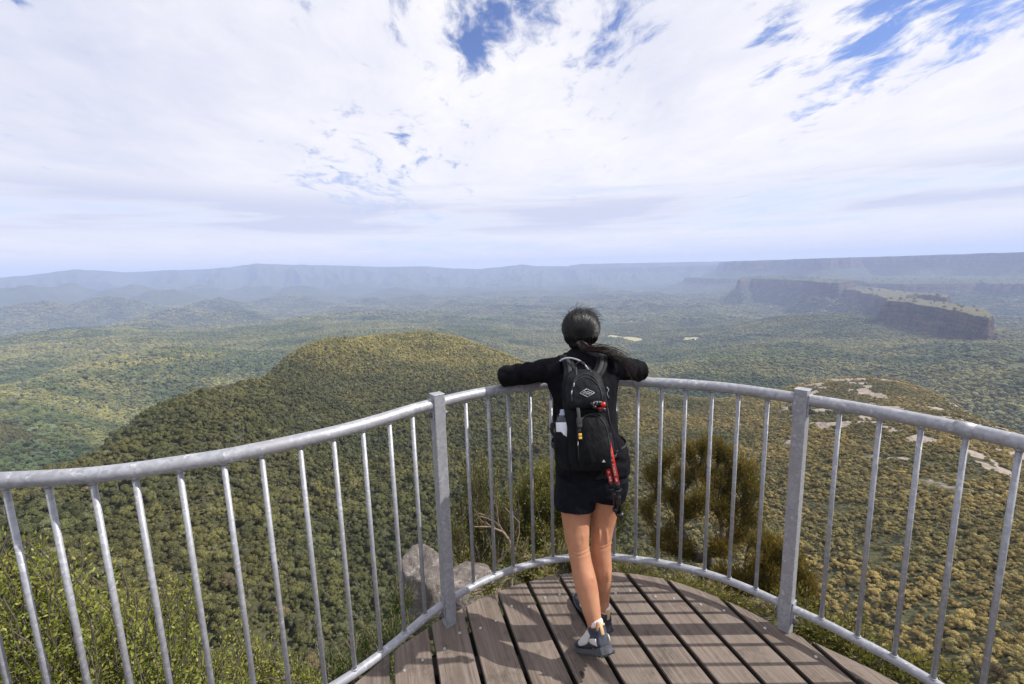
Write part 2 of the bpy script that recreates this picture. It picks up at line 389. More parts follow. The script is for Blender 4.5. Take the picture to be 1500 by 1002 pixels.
# ------------------------------------------------------------------ light and sky
SUN_EL, SUN_AZ = 45.5, 91.0      # azimuth measured from +Y towards +X
sl = bpy.data.lights.new('sun', 'SUN'); sl.energy = 4.7; sl.angle = R_(.53); sl.color = (1, .955, .88)
so = bpy.data.objects.new('sun', sl); COL.objects.link(so)
sd_ = Vector((math.sin(R_(SUN_AZ))*math.cos(R_(SUN_EL)), math.cos(R_(SUN_AZ))*math.cos(R_(SUN_EL)), math.sin(R_(SUN_EL))))
so.rotation_euler = sd_.to_track_quat('Z', 'Y').to_euler(); so.location = sd_*50
w = bpy.data.worlds.new('World'); scn.world = w; w.use_nodes = True
t = NT(w.node_tree); bg = w.node_tree.nodes['Background']
sky = t.node('ShaderNodeTexSky'); sky.sky_type = 'NISHITA'; sky.sun_disc = False; sky.sun_elevation = R_(SUN_EL); sky.sun_rotation = R_(SUN_AZ); sky.altitude = 600; sky.dust_density = .6; sky.ozone_density = 2.0
D = t.node('ShaderNodeTexCoord').outputs['Generated']
sx = t.node('ShaderNodeSeparateXYZ'); t.put(sx.inputs[0], D)
zz = t.math('ADD', t.math('MAXIMUM', sx.outputs[2], 0.), .10)
cb = t.node('ShaderNodeCombineXYZ'); t.put(cb.inputs[0], t.math('DIVIDE', sx.outputs[0], zz)); t.put(cb.inputs[1], t.math('DIVIDE', sx.outputs[1], zz))
Pc = t.mapping(cb.outputs[0], rot=(0, 0, R_(-6)))
warp = t.noise(Pc, 1.1, 3, .5, out=1)
Pw = t.vmath('ADD', Pc, t.vmath('SCALE', t.vmath('SUBTRACT', warp, (.5, .5, .5)), scale=.55))
n1 = t.noise(t.mapping(Pw, loc=(3.1, 1.7, 0), sc=(1.0, .45, 1)), 1.0, 7, .56)
n2 = t.noise(t.mapping(Pw, loc=(0, 4, 0), sc=(1.0, .5, 1)), 5.5, 7, .62)
n3 = t.noise(t.mapping(Pw, loc=(9, 2, 0), sc=(1.0, .5, 1)), 16, 5, .6)
cov = t.math('ADD', t.math('MULTIPLY', n1, .40), t.math('ADD', t.math('MULTIPLY', n2, .52), t.math('MULTIPLY', n3, .22)))
def blob(px, py, rad, amp, cov, ax=1., ay=1.):
    d = ray(px, py); d = d/np.linalg.norm(d)
    dd = t.vmath('DISTANCE', D, tuple(d))
    return t.math('ADD', cov, t.mapr(dd, 0, rad, amp, 0, smooth=True))
for a in ((1290, 105, .14, -.09), (1180, 165, .08, -.07), (1400, 40, .15, -.07), (1240, 130, .09, -.04), (1500, 0, .12, -.08), (1150, 150, .1, -.04), (1430, 110, .14, .05), (1480, 250, .3, .11), (1330, 200, .12, .06), (700, 35, .13, -.10), (820, 0, .17, -.085), (1290, 60, .12, -.05), (690, 80, .05, -.05), (780, 5, .10, -.05), (860, 15, .10, -.04), (430, 160, .22, .055), (360, 60, .2, .05), (590, 60, .1, .03), (560, 90, .10, .0), (620, 110, .06, -.04), (0, 0, .10, -.05), (60, 20, .3, .05), (40, 300, .2, .03),
          (1050, 220, .3, .05), (300, 60, .22, .05), (800, 250, .4, .05), (200, 260, .3, .05), (1020, 90, .18, .05), (1250, 300, .3, .06)):
    cov = blob(*a, cov)
mask = t.mapr(cov, .43, .56, 0, 1, smooth=True)
# stratified bands towards the horizon
azn = t.node('ShaderNodeMath', operation='ARCTAN2'); t.put(azn.inputs[0], sx.outputs[0]); t.put(azn.inputs[1], sx.outputs[1])
cb2 = t.node('ShaderNodeCombineXYZ'); t.put(cb2.inputs[0], azn.outputs[0]); t.put(cb2.inputs[1], t.math('MULTIPLY', sx.outputs[2], 11.))
band = t.noise(t.mapping(cb2.outputs[0], loc=(2.2, .6, 0)), 2.0, 6, .55, .3)
low = t.mapr(sx.outputs[2], .22, .10, 0, 1, smooth=True)
hz = t.mapr(sx.outputs[2], .035, .005, 0, 1, smooth=True)
mask = t.mix(t.math('MULTIPLY', low, .75), mask, t.mapr(band, .33, .50, .25, 1, smooth=True))
# shading of the cloud deck
sh1 = t.noise(t.mapping(Pw, loc=(7, 0, 0), sc=(1, .6, 1)), 2.2, 6, .6)
sh = t.math('ADD', t.math('MULTIPLY', t.mapr(sh1, .38, .64, 0, 1), .65), t.math('ADD', t.math('MULTIPLY', t.mapr(n2, .40, .62, .5, 0), .55), t.math('MULTIPLY', t.mapr(n3, .40, .62, .4, 0), .35)))
shb = t.mapr(band, .38, .54, 0, 1)
belt = t.math('MULTIPLY', t.mapr(sx.outputs[2], .055, .095, 0, 1, smooth=True), t.mapr(sx.outputs[2], .19, .115, 0, 1, smooth=True))
shade = t.math('MAXIMUM', t.math('MULTIPLY', sh, t.mapr(sx.outputs[2], .1, .6, .30, .62)), t.math('MULTIPLY', shb, t.math('MULTIPLY', belt, 1.0)))
for px, py, rad, amp in ((0, 60, .34, .55), (960, 70, .2, .35), (300, 120, .4, .22)):
    shade = blob(px, py, rad, amp, shade)
shade = t.math('MINIMUM', shade, 1.)
cl = t.mix(shade, (9.1, 8.95, 9.15), (6.1, 6.35, 7.8))
skyc = t.mix(1., sky.outputs[0], (.95, 1.0, 1.35), 'MULTIPLY')
skyc = t.mix(t.mapr(sx.outputs[2], .25, .0, 0, .7), skyc, (7.6, 8.4, 9.9))
out = t.mix(mask, skyc, cl)
out = t.mix(t.math('MULTIPLY', hz, .75), out, (9.6, 9.8, 10.4))
t.put(bg.inputs[0], out); bg.inputs[1].default_value = .092

# ------------------------------------------------------------------ haze
HZTOP = float(max(TZ.max()+12, 12)); HZBOT = float(TZ.min()-3)
bm = bmesh.new(); box(bm, (36600, 36600, HZTOP-HZBOT), Matrix.Translation((0, 0, (HZTOP+HZBOT)/2)))
hm = bpy.data.materials.new('haze_air'); hm.use_nodes = True; ht = NT(hm.node_tree); hm.node_tree.nodes.remove(hm.node_tree.nodes['Principled BSDF'])
pv = ht.node('ShaderNodeVolumePrincipled'); pv.inputs['Density'].default_value = 1.0e-4; pv.inputs['Color'].default_value = (.56, .67, 1.0, 1)
pv.inputs['Anisotropy'].default_value = .0
ht.l.new(pv.outputs[0], hm.node_tree.nodes['Material Output'].inputs['Volume'])
haze = build('haze', bm, hm, smooth=False); tag(haze, kind='stuff')

scn.view_settings.view_transform = 'Standard'; scn.view_settings.look = 'None'; scn.view_settings.exposure = .32; scn.view_settings.gamma = 1
cy = scn.cycles
cy.use_denoising = True
try: cy.denoiser = 'OPENIMAGEDENOISE'; cy.denoising_input_passes = 'RGB_ALBEDO_NORMAL'
except Exception: pass
cy.max_bounces = 5; cy.diffuse_bounces = 2; cy.glossy_bounces = 2; cy.transmission_bounces = 3; cy.volume_bounces = 1; cy.transparent_max_bounces = 8
cy.use_adaptive_sampling = False
cy.sample_clamp_indirect = 4
# ------------------------------------------------------------------ foliage meshes
def leaf_faces(pts, dirs, size, n_out, ratio=.45, fold=.25, seed=1, nrm=None):
    """numpy: a rhombus leaf (2 tris) at each point along dirs"""
    g = np.random.default_rng(seed); n = len(pts)
    d = dirs/np.linalg.norm(dirs, axis=1, keepdims=True)
    s = g.normal(size=(n, 3)) if nrm is None else np.cross(nrm, d); s -= d*(s*d).sum(1, keepdims=True); s /= np.linalg.norm(s, axis=1, keepdims=True)+1e-9
    nn = np.cross(d, s); L = (size*g.uniform(.6, 1.3, n))[:, None]; Wd = L*ratio*.5
    a = pts; c = pts+d*L; m = pts+d*L*.45
    b1 = m+s*Wd+nn*Wd*fold; b2 = m-s*Wd+nn*Wd*fold
    V = np.stack([a, b1, c, b2], 1).reshape(-1, 3)
    F = np.arange(n*4).reshape(n, 4); return V, F
def mesh_np(name, V, F, mat=None):
    me = bpy.data.meshes.new(name); V = np.asarray(V, np.float32); F = np.asarray(F, np.int32); k = F.shape[1]
    me.vertices.add(len(V)); me.vertices.foreach_set('co', V.ravel())
    me.loops.add(F.size); me.loops.foreach_set('vertex_index', F.ravel())
    me.polygons.add(len(F)); me.polygons.foreach_set('loop_start', (np.arange(len(F))*k).astype(np.int32))
    me.update(calc_edges=True)
    if mat: me.materials.append(mat)
    return me
def lump(bm, c, r, sub, seed, amp=.28, fr=1.6):
    vs = bmesh.ops.create_icosphere(bm, subdivisions=sub, radius=1)['verts']
    for v in vs:
        p = v.co.copy(); q = p*fr + Vector((seed*3.7, seed*1.3, seed*7.1))
        d = 1 + amp*mnoise.noise(q) + amp*.7*mnoise.noise(q*2.7) + amp*.5*mnoise.noise(q*6.1)
        v.co = Vector(c) + Vector((p.x*r[0], p.y*r[1], p.z*r[2]))*d
def crown_mesh(name, seed, leafy, mat, low=False):
    g = random.Random(seed); bm = bmesh.new()
    nl = g.randint(4, 7); lobes = []
    for i in range(nl):
        a = 2*PI*i/nl + g.uniform(-.4, .4); rr = g.uniform(.08, .44)
        lobes.append((Vector((math.cos(a)*rr, math.sin(a)*rr, g.uniform(-.16, .34))), g.uniform(.12, .28)))
    lobes.append((Vector((g.uniform(-.12, .12), g.uniform(-.12, .12), g.uniform(.12, .3))), g.uniform(.18, .27)))
    for i, (c, r) in enumerate(lobes):
        k = .86 if leafy else 1.
        lump(bm, c, (r*k, r*k, r*.8*k), 3 if not leafy else 2, seed*10+i, .34, 2.2)
    me = bpy.data.meshes.new(name); bm.to_mesh(me); bm.free()
    if leafy:
        V0 = np.empty(len(me.vertices)*3, np.float32); me.vertices.foreach_get('co', V0); V0 = V0.reshape(-1, 3)
        F0 = np.array([p.vertices[:] for p in me.polygons])
        gg = np.random.default_rng(seed); P = []; Dd = []; NN = []
        for c, r in lobes:
            n = int(leafy*(r/.22)**2); v = gg.normal(size=(n, 3)); v /= np.linalg.norm(v, axis=1, keepdims=True); v[:, 2] = np.where(v[:, 2] < -.4, -v[:, 2], v[:, 2])
            P.append(np.array(c)+v*r*gg.uniform(.80, 1.14, (n, 1))*[1, 1, .85]); tg = np.cross(v, gg.normal(size=(n, 3))); tg /= np.linalg.norm(tg, axis=1, keepdims=True)+1e-9; Dd.append(tg+v*.15); NN.append(v+gg.normal(size=(n, 3))*.38)
        V, F = leaf_faces(np.vstack(P), np.vstack(Dd), .075, 0, .62, .15, seed, nrm=np.vstack(NN))
        T = np.vstack([F[:, [0, 1, 2]], F[:, [0, 2, 3]]])
        me = mesh_np(name, np.vstack([V0, V]), np.vstack([F0, T+len(V0)]))
    me.materials.append(mat); return me
def foliage_mat(name, src):
    m, t, b = material(name, rough=.75, spec=.25)
    if src == 'attr':
        c = t.node('ShaderNodeAttribute', attribute_name='tint', attribute_type='INSTANCER').outputs['Color']; P = objpos(t)
    else:
        c = t.node('ShaderNodeObjectInfo').outputs['Color']; P = objpos(t)
    f = t.noise(P, 5, 4, .65)
    hsv = t.node('ShaderNodeHueSaturation'); hsv.inputs['Saturation'].default_value = 1.0
    t.put(hsv.inputs['Color'], c); t.put(hsv.inputs['Value'], t.mapr(f, .3, .7, .6, 1.5)); t.put(hsv.inputs['Hue'], t.mapr(t.noise(P, 9, 2), .3, .7, .485, .515))
    t.put(b.inputs['Base Color'], hsv.outputs[0])
    t.put(b.inputs['Normal'], t.bump(t.noise(P, 22, 4, .7), .8, .04))
    return m
FM_I = foliage_mat('canopy_leaves', 'attr'); FM_O = foliage_mat('crown_leaves', 'obj')
src = bpy.data.collections.new('canopy_sources')
protos = []
for i in range(6): protos.append(crown_mesh('far_crown', 20+i, 0, FM_I))
for i in range(6): protos.append(crown_mesh('near_crown', 40+i, 330, FM_I))
def twig_mesh(seed):
    bm = bmesh.new(); g = random.Random(seed)
    for k in range(9):
        a = g.uniform(0, 2*PI); p = Vector((0, 0, -.3)); d = Vector((math.cos(a)*g.uniform(.2, .7), math.sin(a)*g.uniform(.2, .7), 1)).normalized(); pts = [p.copy()]
        for j in range(5):
            d = (d + Vector((g.uniform(-.4, .4), g.uniform(-.4, .4), g.uniform(-.1, .3)))).normalized(); p = p+d*.19; pts.append(p.copy())
        tube(bm, pts, [.014, .012, .009, .007, .005, .003], 4, False)
    me = bpy.data.meshes.new('bare_twigs'); bm.to_mesh(me); bm.free(); return me
BARK_GREY = varied('grey_bark', (.20, .18, .16), (.36, .33, .30), .9, 6)
for i in range(2):
    me = twig_mesh(70+i); me.materials.append(BARK_GREY); protos.append(me)
for i, me in enumerate(protos):
    o = bpy.data.objects.new('source_%02d' % i, me); src.objects.link(o)

# ------------------------------------------------------------------ scatter
runmax = np.maximum.accumulate((TZ-CAMZ)/RR, axis=1)
def visible(x, y, z, marg=.012):
    az = np.degrees(np.arctan2(x, y)); r = np.hypot(x, y)
    i = np.clip(np.searchsorted(azs, az), 0, na-1); j = np.clip(np.searchsorted(rs, r)-3, 0, nr-1)
    return (z-CAMZ)/r > runmax[i, j]-marg
def inframe(x, y, z, mx=60, my=60):
    P = np.stack([x, y, z-CAMZ], -1); zz = P @ Fv; px = 750+FPX*(P@Rv)/zz; py = 501-FPX*(P@Uv)/zz
    return (zz > 0) & (px > -mx) & (px < 1500+mx) & (py < 1002+my) & (py > 0), px, py
def hexjit(sp, rmin, rmax, seed):
    g = np.random.default_rng(seed)
    X, Y = np.meshgrid(np.arange(-rmax, rmax, sp), np.arange(0, rmax, sp*.87)); X = X + (np.arange(Y.shape[0]) % 2)[:, None]*sp/2
    X = (X + g.uniform(-.95, .95, X.shape)*sp).ravel(); Y = (Y + g.uniform(-.95, .95, Y.shape)*sp).ravel()
    r = np.hypot(X, Y); k = (r > rmin) & (r < rmax) & (np.abs(np.arctan2(X, Y)) < R_(57)); return X[k], Y[k], g
def paddock(x, y):
    m = np.zeros(x.shape, bool)
    for i, (fx, fy) in enumerate(FIELDS): m |= np.hypot(x-fx, (y-fy)*.5) < (38, 46, 62, 48, 48)[i]
    return m
PX, PY, PZ, SC, SZ, IX, CO = [], [], [], [], [], [], []
def lerp3(a, b, f): return np.asarray(a)*(1-f[:, None]) + np.asarray(b)*f[:, None]
def emit(x, y, z, s, sz, ix, col): PX.append(x); PY.append(y); PZ.append(z); SC.append(s); SZ.append(sz); IX.append(ix); CO.append(col)
def slope_nz(x, y, e):
    h0 = height(x, y); return 1/np.sqrt(1+((height(x+e, y)-h0)/e)**2+((height(x, y+e)-h0)/e)**2), h0
# A: spur below the lookout: taller scrub on the left, low heath on the right
for layer, sp in (('tree', 2.5), ('heath', 1.5)):
    x, y, g = hexjit(sp, 70, 1150, 5 if layer == 'tree' else 6)
    q = x/np.maximum(y, 1); r = np.hypot(x, y)
    wr = sstep(-.05, .50, q + .22*fbm(x/90, y/90, 3, 12))          # 0 left .. 1 right
    h = g.uniform(0, 1, len(x))
    clump = fbm(x/45, y/45, 4, 88)
    k = (h > wr*(.93 - .25*(clump > .12))) if layer == 'tree' else (h < .25+.8*wr) & ((r < 420) | (h < .5))
    rkm = rock_mask(x, y)
    k &= rkm < .35
    k &= ~((fbm(x/28, y/28, 4, 99) < -.24) & (wr > .4) & (h < .7))
    x, y, wr, g2, r = x[k], y[k], wr[k], h[k], r[k]
    z = height(x, y); f, _, _ = inframe(x, y, z); k = f & visible(x, y, z+3); x, y, z, wr, r, cl = x[k], y[k], z[k], wr[k], r[k], clump[:len(k)][:0] if False else fbm(x[k]/45, y[k]/45, 4, 88)
    n = len(x); u = g.uniform(0, 1, n)
    if layer == 'tree':
        s = (1.5+3.9*u**2.8)*(1-.30*wr); sz = s*g.uniform(.75, 1.1, n)*(1+.25*(1-wr))
    else:
        s = .8+2.1*u**3.2; sz = s*g.uniform(.65, 1.05, n)
    nearl = r < 330+420*g.uniform(0, 1, n)
    ix = np.where(nearl, g.integers(6, 12, n), g.integers(0, 6, n)); tw = g.uniform(0, 1, n) < .035*(r < 450); ix = np.where(tw, g.integers(12, 14, n), ix)
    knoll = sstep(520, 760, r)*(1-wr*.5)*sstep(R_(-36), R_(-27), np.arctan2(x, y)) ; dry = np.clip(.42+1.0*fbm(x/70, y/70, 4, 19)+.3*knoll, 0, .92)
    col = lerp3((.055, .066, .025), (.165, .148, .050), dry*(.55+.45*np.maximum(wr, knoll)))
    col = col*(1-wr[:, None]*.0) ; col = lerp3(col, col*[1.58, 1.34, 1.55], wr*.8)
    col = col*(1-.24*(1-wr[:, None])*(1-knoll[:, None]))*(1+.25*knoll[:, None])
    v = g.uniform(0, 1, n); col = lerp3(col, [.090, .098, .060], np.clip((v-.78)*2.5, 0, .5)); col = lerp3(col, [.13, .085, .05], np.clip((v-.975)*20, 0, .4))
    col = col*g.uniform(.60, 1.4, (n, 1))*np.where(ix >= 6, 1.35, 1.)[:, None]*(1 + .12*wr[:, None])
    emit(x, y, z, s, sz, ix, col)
# B: tall forest on the flanks and the valley floor
for rmin, rmax, sp, s0, s1, seed in ((560, 1500, 7.0, 5.5, 13., 15), (1500, 3600, 9.4, 8, 18., 16), (3600, 7600, 20., 16, 34, 17)):
    x, y, g = hexjit(sp, rmin, rmax, seed)
    r = np.hypot(x, y); nz, z = slope_nz(x, y, 8.)
    f, px, py = inframe(x, y, z)
    k = f & visible(x, y, z+9) & ~paddock(x, y) & (nz > .60)
    onspur = (z > -215) & (r < 1150)
    k &= ~onspur
    top = (r > 1500) & (z > -255) & (x > .33*y) ; k &= ~(top & (g.uniform(0, 1, len(x)) < .985))
    x, y, z, r = x[k], y[k], z[k], r[k]; n = len(x); u = g.uniform(0, 1, n)
    s = s0+(s1-s0)*u**1.5; sz = s*g.uniform(.8, 1.15, n)
    if rmin > 3000: sz *= .6
    t1 = np.clip(.5+1.3*fbm(x/600, y/500, 4, 33)+.9*fbm(x/140, y/170, 3, 38), 0, 1); col = lerp3((.066, .088, .030), (.170, .166, .060), t1)
    v = g.uniform(0, 1, n); col = lerp3(col, [.10, .125, .085], np.clip((v-.7)*3, 0, .8)); col = col*g.uniform(.6, 1.35, (n, 1))
    gully_cloud = fbm(x/260, y/260, 3, 71) + .5*sum(np.exp(-((x-c_[0])/w1)**2-((y-c_[1])/w2)**2) for c_, w1, w2 in ((at_r(60, 618, 1200), 150, 110), (at_r(130, 602, 1400), 110, 70), (at_r(240, 575, 1750), 110, 80), (at_r(1060, 548, 1250), 190, 120))); col = lerp3(col, col*[.55, .66, .62], sstep(.1, .35, gully_cloud))  # dark forest patches; the far-left ones are cloud shadow painted into the crown tint
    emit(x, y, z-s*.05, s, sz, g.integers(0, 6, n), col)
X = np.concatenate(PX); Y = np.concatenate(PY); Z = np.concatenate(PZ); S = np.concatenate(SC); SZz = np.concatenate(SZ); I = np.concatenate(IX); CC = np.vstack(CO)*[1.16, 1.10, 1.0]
# lift the crowns so that they stand above the ground
Z = Z + SZz*.30
print('canopy points', len(X))
# the 290 crowns that show largest become trees of their own
fr, px, py = inframe(X, Y, Z, -2, -2)
size = S/np.sqrt(X**2+Y**2+Z**2)*np.where(fr & (I >= 6) & (I < 12), 1, 0)
own = np.argsort(-size)[:290]
keep = np.ones(len(X), bool); keep[own] = False
def stuff_points(name, keep, label=None):
    idx = np.nonzero(keep)[0]; me = bpy.data.meshes.new(name); me.vertices.add(len(idx))
    me.vertices.foreach_set('co', np.stack([X[idx], Y[idx], Z[idx]], -1).astype(np.float32).ravel())
    g = np.random.default_rng(3); n = len(idx)
    a = me.attributes.new('scl', 'FLOAT_VECTOR', 'POINT'); sx_ = S[idx]*g.uniform(.85, 1.15, n); a.data.foreach_set('vector', np.stack([sx_, S[idx], SZz[idx]], -1).astype(np.float32).ravel())
    a = me.attributes.new('rot', 'FLOAT_VECTOR', 'POINT'); a.data.foreach_set('vector', np.stack([g.normal(0, .13, n), g.normal(0, .13, n), g.uniform(0, 2*PI, n)], -1).astype(np.float32).ravel())
    a = me.attributes.new('idx', 'INT', 'POINT'); a.data.foreach_set('value', I[idx].astype(np.int32))
    a = me.attributes.new('tintc', 'FLOAT_COLOR', 'POINT'); a.data.foreach_set('color', np.hstack([CC[idx], np.ones((n, 1))]).astype(np.float32).ravel())
    o = bpy.data.objects.new(name, me); COL.objects.link(o)
    ng = bpy.data.node_groups.new('scatter_crowns', 'GeometryNodeTree')
    ng.interface.new_socket('Geometry', in_out='INPUT', socket_type='NodeSocketGeometry'); ng.interface.new_socket('Geometry', in_out='OUTPUT', socket_type='NodeSocketGeometry')
    N = ng.nodes; L = ng.links; gi = N.new('NodeGroupInput'); go = N.new('NodeGroupOutput')
    ci = N.new('GeometryNodeCollectionInfo'); ci.inputs['Collection'].default_value = src; ci.inputs['Separate Children'].default_value = True; ci.inputs['Reset Children'].default_value = True
    def att(nm, ty):
        q = N.new('GeometryNodeInputNamedAttribute'); q.data_type = ty; q.inputs['Name'].default_value = nm; return q.outputs['Attribute']
    ip = N.new('GeometryNodeInstanceOnPoints'); ip.inputs['Pick Instance'].default_value = True
    L.new(gi.outputs[0], ip.inputs['Points']); L.new(ci.outputs[0], ip.inputs['Instance']); L.new(att('idx', 'INT'), ip.inputs['Instance Index'])
    er = N.new('FunctionNodeEulerToRotation'); L.new(att('rot', 'FLOAT_VECTOR'), er.inputs[0]); L.new(er.outputs[0], ip.inputs['Rotation']); L.new(att('scl', 'FLOAT_VECTOR'), ip.inputs['Scale'])
    sa = N.new('GeometryNodeStoreNamedAttribute'); sa.data_type = 'FLOAT_COLOR'; sa.domain = 'INSTANCE'; sa.inputs['Name'].default_value = 'tint'
    L.new(ip.outputs[0], sa.inputs['Geometry']); L.new(att('tintc', 'FLOAT_COLOR'), sa.inputs['Value']); L.new(sa.outputs[0], go.inputs[0])
    md = o.modifiers.new('scatter', 'NODES'); md.node_group = ng
    tag(o, kind='stuff'); return o
rr_ = np.hypot(X, Y)
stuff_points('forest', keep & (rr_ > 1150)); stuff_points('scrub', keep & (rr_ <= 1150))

near_meshes = [crown_mesh('crown', 140+i, 620, FM_O) for i in range(4)]
def trunk_mesh(seed):
    bm = bmesh.new(); g = random.Random(seed)
    tube(bm, [(0, 0, -.75), (.02, .01, -.45), (-.01, .02, -.15), (.02, 0, .12)], [.035, .028, .022, .012], 6)
    for k in range(5):
        a = 2*PI*k/5+g.uniform(-.4, .4)
        tube(bm, [(0, 0, -.4+.07*k), (math.cos(a)*.12, math.sin(a)*.12, -.18+.05*k), (math.cos(a)*.26, math.sin(a)*.26, .06+.04*k)], [.018, .012, .005], 5)
    me = bpy.data.meshes.new('trunk'); bm.to_mesh(me); bm.free(); me.materials.append(BARK_GREY); return me
trunks = [trunk_mesh(i) for i in range(2)]
gq = random.Random(5)
for n_, i in enumerate(own):
    i = int(i); low = X[i] > .30*Y[i]
    t_ = bpy.data.objects.new('scrub_tree' if not low else 'heath_shrub', None); COL.objects.link(t_)
    zg = Z[i]-.75*SZz[i]
    t_.location = (X[i], Y[i], zg); t_.rotation_euler.z = gq.uniform(0, 6.28)
    tag(t_, 'small rounded green scrub tree in the dense bush low on the slope below the railing' if not low else 'olive scrub bush low on the open heath slope near the right post',
        'tree' if not low else 'shrub', 'scrub trees on the slope below the lookout' if not low else 'heath shrubs on the slope below the lookout')
    for nm, me in (('crown', near_meshes[n_ % 4]), ('trunk', trunks[n_ % 2])):
        c = bpy.data.objects.new(nm, me); COL.objects.link(c); c.parent = t_; c.scale = (S[i], S[i], SZz[i]); c.location = (0, 0, .75*SZz[i])
        c.color = (*CC[i], 1)
# ------------------------------------------------------------------ materials of the lookout
def galv():
    m, t, b = material('galvanised_steel', (.5, .5, .52), .5, .35); P = worldpos(t)
    v = t.vor(P, 85, out='Color'); s = t.node('ShaderNodeSeparateColor'); t.put(s.inputs[0], v)
    n = t.noise(P, 9, 5, .65); n2 = t.noise(P, 60, 3, .6)
    c = t.mix(t.mapr(s.outputs[0], .1, .9), (.29, .30, .335), (.43, .44, .475))
    c = t.mix(t.mapr(n, .35, .7), c, (.32, .32, .345))
    c = t.mix(t.mapr(t.noise(P, 34, 4, .7), .60, .68), c, (.56, .56, .58))
    c = t.mix(t.math('MULTIPLY', t.mapr(t.noise(P, 21, 6, .75), .64, .70), .6), c, (.22, .19, .17))
    t.put(b.inputs['Base Color'], c); t.put(b.inputs['Roughness'], t.mapr(n2, .3, .7, .38, .62)); t.put(b.inputs['Normal'], t.bump(t.math('ADD', n2, n), .25, .0015))
    return m
GALV = galv()
BOLT, _, _ = material('weathered_bolt', (.16, .15, .15), .6, .6)
def wood():
    m, t, b = material('weathered_boards', rough=.82, spec=.25); P = objpos(t)
    at = t.node('ShaderNodeAttribute', attribute_name='board').outputs['Fac']
    rot = t.mapping(P, rot=(0, 0, R_(74.2)))
    cbn = t.node('ShaderNodeCombineXYZ'); t.put(cbn.inputs[0], t.math('MULTIPLY', at, 7.3)); t.put(cbn.inputs[2], t.math('MULTIPLY', at, 3.1))
    Q = t.vmath('ADD', rot, cbn.outputs[0])
    g1 = t.noise(t.mapping(Q, sc=(2.2, 55, 10)), 1, 6, .62, .8); g2 = t.noise(t.mapping(Q, sc=(5, 210, 10)), 1, 4, .6, .3); bl = t.noise(Q, 3.2, 5, .6)
    c = t.mix(t.mapr(bl, .32, .68), (.092, .073, .060), (.168, .138, .117))
    c = t.mix(t.mapr(at, 0, 1, 0, .55), c, (.140, .102, .078))
    c = t.mix(t.mapr(g1, .38, .66), c, (.215, .172, .145))
    c = t.mix(t.math('MULTIPLY', t.mapr(g2, .58, .72), .75), c, (.045, .034, .028))
    c = t.mix(t.math('MULTIPLY', t.mapr(t.noise(Q, 7, 6, .75), .52, .68), .75), c, (.065, .054, .046))
    # short checks and knots
    ck = t.math('LESS_THAN', t.noise(t.mapping(Q, sc=(3.5, 90, 8), loc=(4, 2, 0)), 1, 2, .5, 1.2), .27)
    c = t.mix(t.math('MULTIPLY', ck, .85), c, (.035, .028, .024))
    kn = t.math('LESS_THAN', t.vor(t.mapping(Q, sc=(1, 1.8, 1)), 2.6), .045); c = t.mix(kn, c, (.05, .035, .03))
    t.put(b.inputs['Base Color'], c)
    h = t.math('SUBTRACT', t.math('ADD', t.math('MULTIPLY', g1, .6), t.math('MULTIPLY', g2, .6)), t.math('MULTIPLY', ck, .9))
    t.put(b.inputs['Normal'], t.bump(h, .75, .0035)); return m
WOOD = wood()
# ------------------------------------------------------------------ viewing deck
EDGE_C = [(-2.35, -1.9), (-2.1, .2), (-1.7, 1.02), (-1.2, 1.17), (-.92, 1.32), (-.79, 1.50), (-.683, 1.632), (-.604, 1.746), (-.43, 1.93), (-.243, 2.068), (-.072, 2.172), (.151, 2.258), (.416, 2.287), (.62, 2.262), (.806, 2.203), (.95, 2.11), (1.074, 2.006), (1.191, 1.868), (1.34, 1.73), (1.476, 1.596), (1.62, 1.38), (1.78, 1.0), (1.9, .2), (1.95, -1.9)]
BD = Vector((math.cos(R_(-74.2)), math.sin(R_(-74.2)))); BN = Vector((-BD.y, BD.x))
def edge_hit(s):
    """farthest crossing of the board line (offset s) with the deck edge"""
    best = None
    for a, b_ in zip(EDGE_C, EDGE_C[1:]):
        a = Vector(a); b_ = Vector(b_); e = b_-a; sa = a.dot(BN); sb = b_.dot(BN)
        if (sa-s)*(sb-s) <= 0 and abs(sb-sa) > 1e-9:
            p = a+e*((s-sa)/(sb-sa))
            q = -p.dot(BD)
            if best is None or q > best[0]: best = (q, p)
    return best[1] if best else None
deck = empty('viewing_deck', (0, 0, 0)); tag(deck, 'weathered grey-brown timber lookout deck with a curved edge under the hiker', 'deck')
bm = bmesh.new(); lay = bm.verts.layers.float.new('board')
bverts = []; gr = random.Random(3)
SP, GAP = .1782, .0195
for k in range(-14, 14):
    s0 = .112+k*SP+GAP/2; s1 = s0+SP-GAP
    pe = []
    for j in range(4):
        p = edge_hit(s0+(s1-s0)*j/3)
        if p is None: break
        pe.append(p + BD*gr.uniform(-.003, .003))
    if len(pe) < 4: continue
    y_end = -1.7
    back = [Vector((BN*s).to_tuple()) for s in (s1, s0)]
    def at_back(s):
        # point on line s with y = y_end
        p0 = BN*s; tt = (y_end-p0.y)/BD.y; return p0+BD*tt
    poly = pe + [at_back(s1), at_back(s0)]
    zt = gr.uniform(-.002, .002)
    vs = [bm.verts.new((p.x, p.y, zt)) for p in poly]
    f = bm.faces.new(vs); f.normal_update()
    if f.normal.z < 0: f.normal_flip()
    r = bmesh.ops.extrude_face_region(bm, geom=[f]); nv = [v for v in r['geom'] if isinstance(v, bmesh.types.BMVert)]
    for v in nv: v.co.z -= .038
    val = gr.random()
    for v in vs+nv: v[lay] = val
bmesh.ops.recalc_face_normals(bm, faces=bm.faces)
es = [e for e in bm.edges if all(abs(v.co.z) < .01 for v in e.verts)]
bmesh.ops.bevel(bm, geom=es, offset=.0035, segments=2, affect='EDGES')
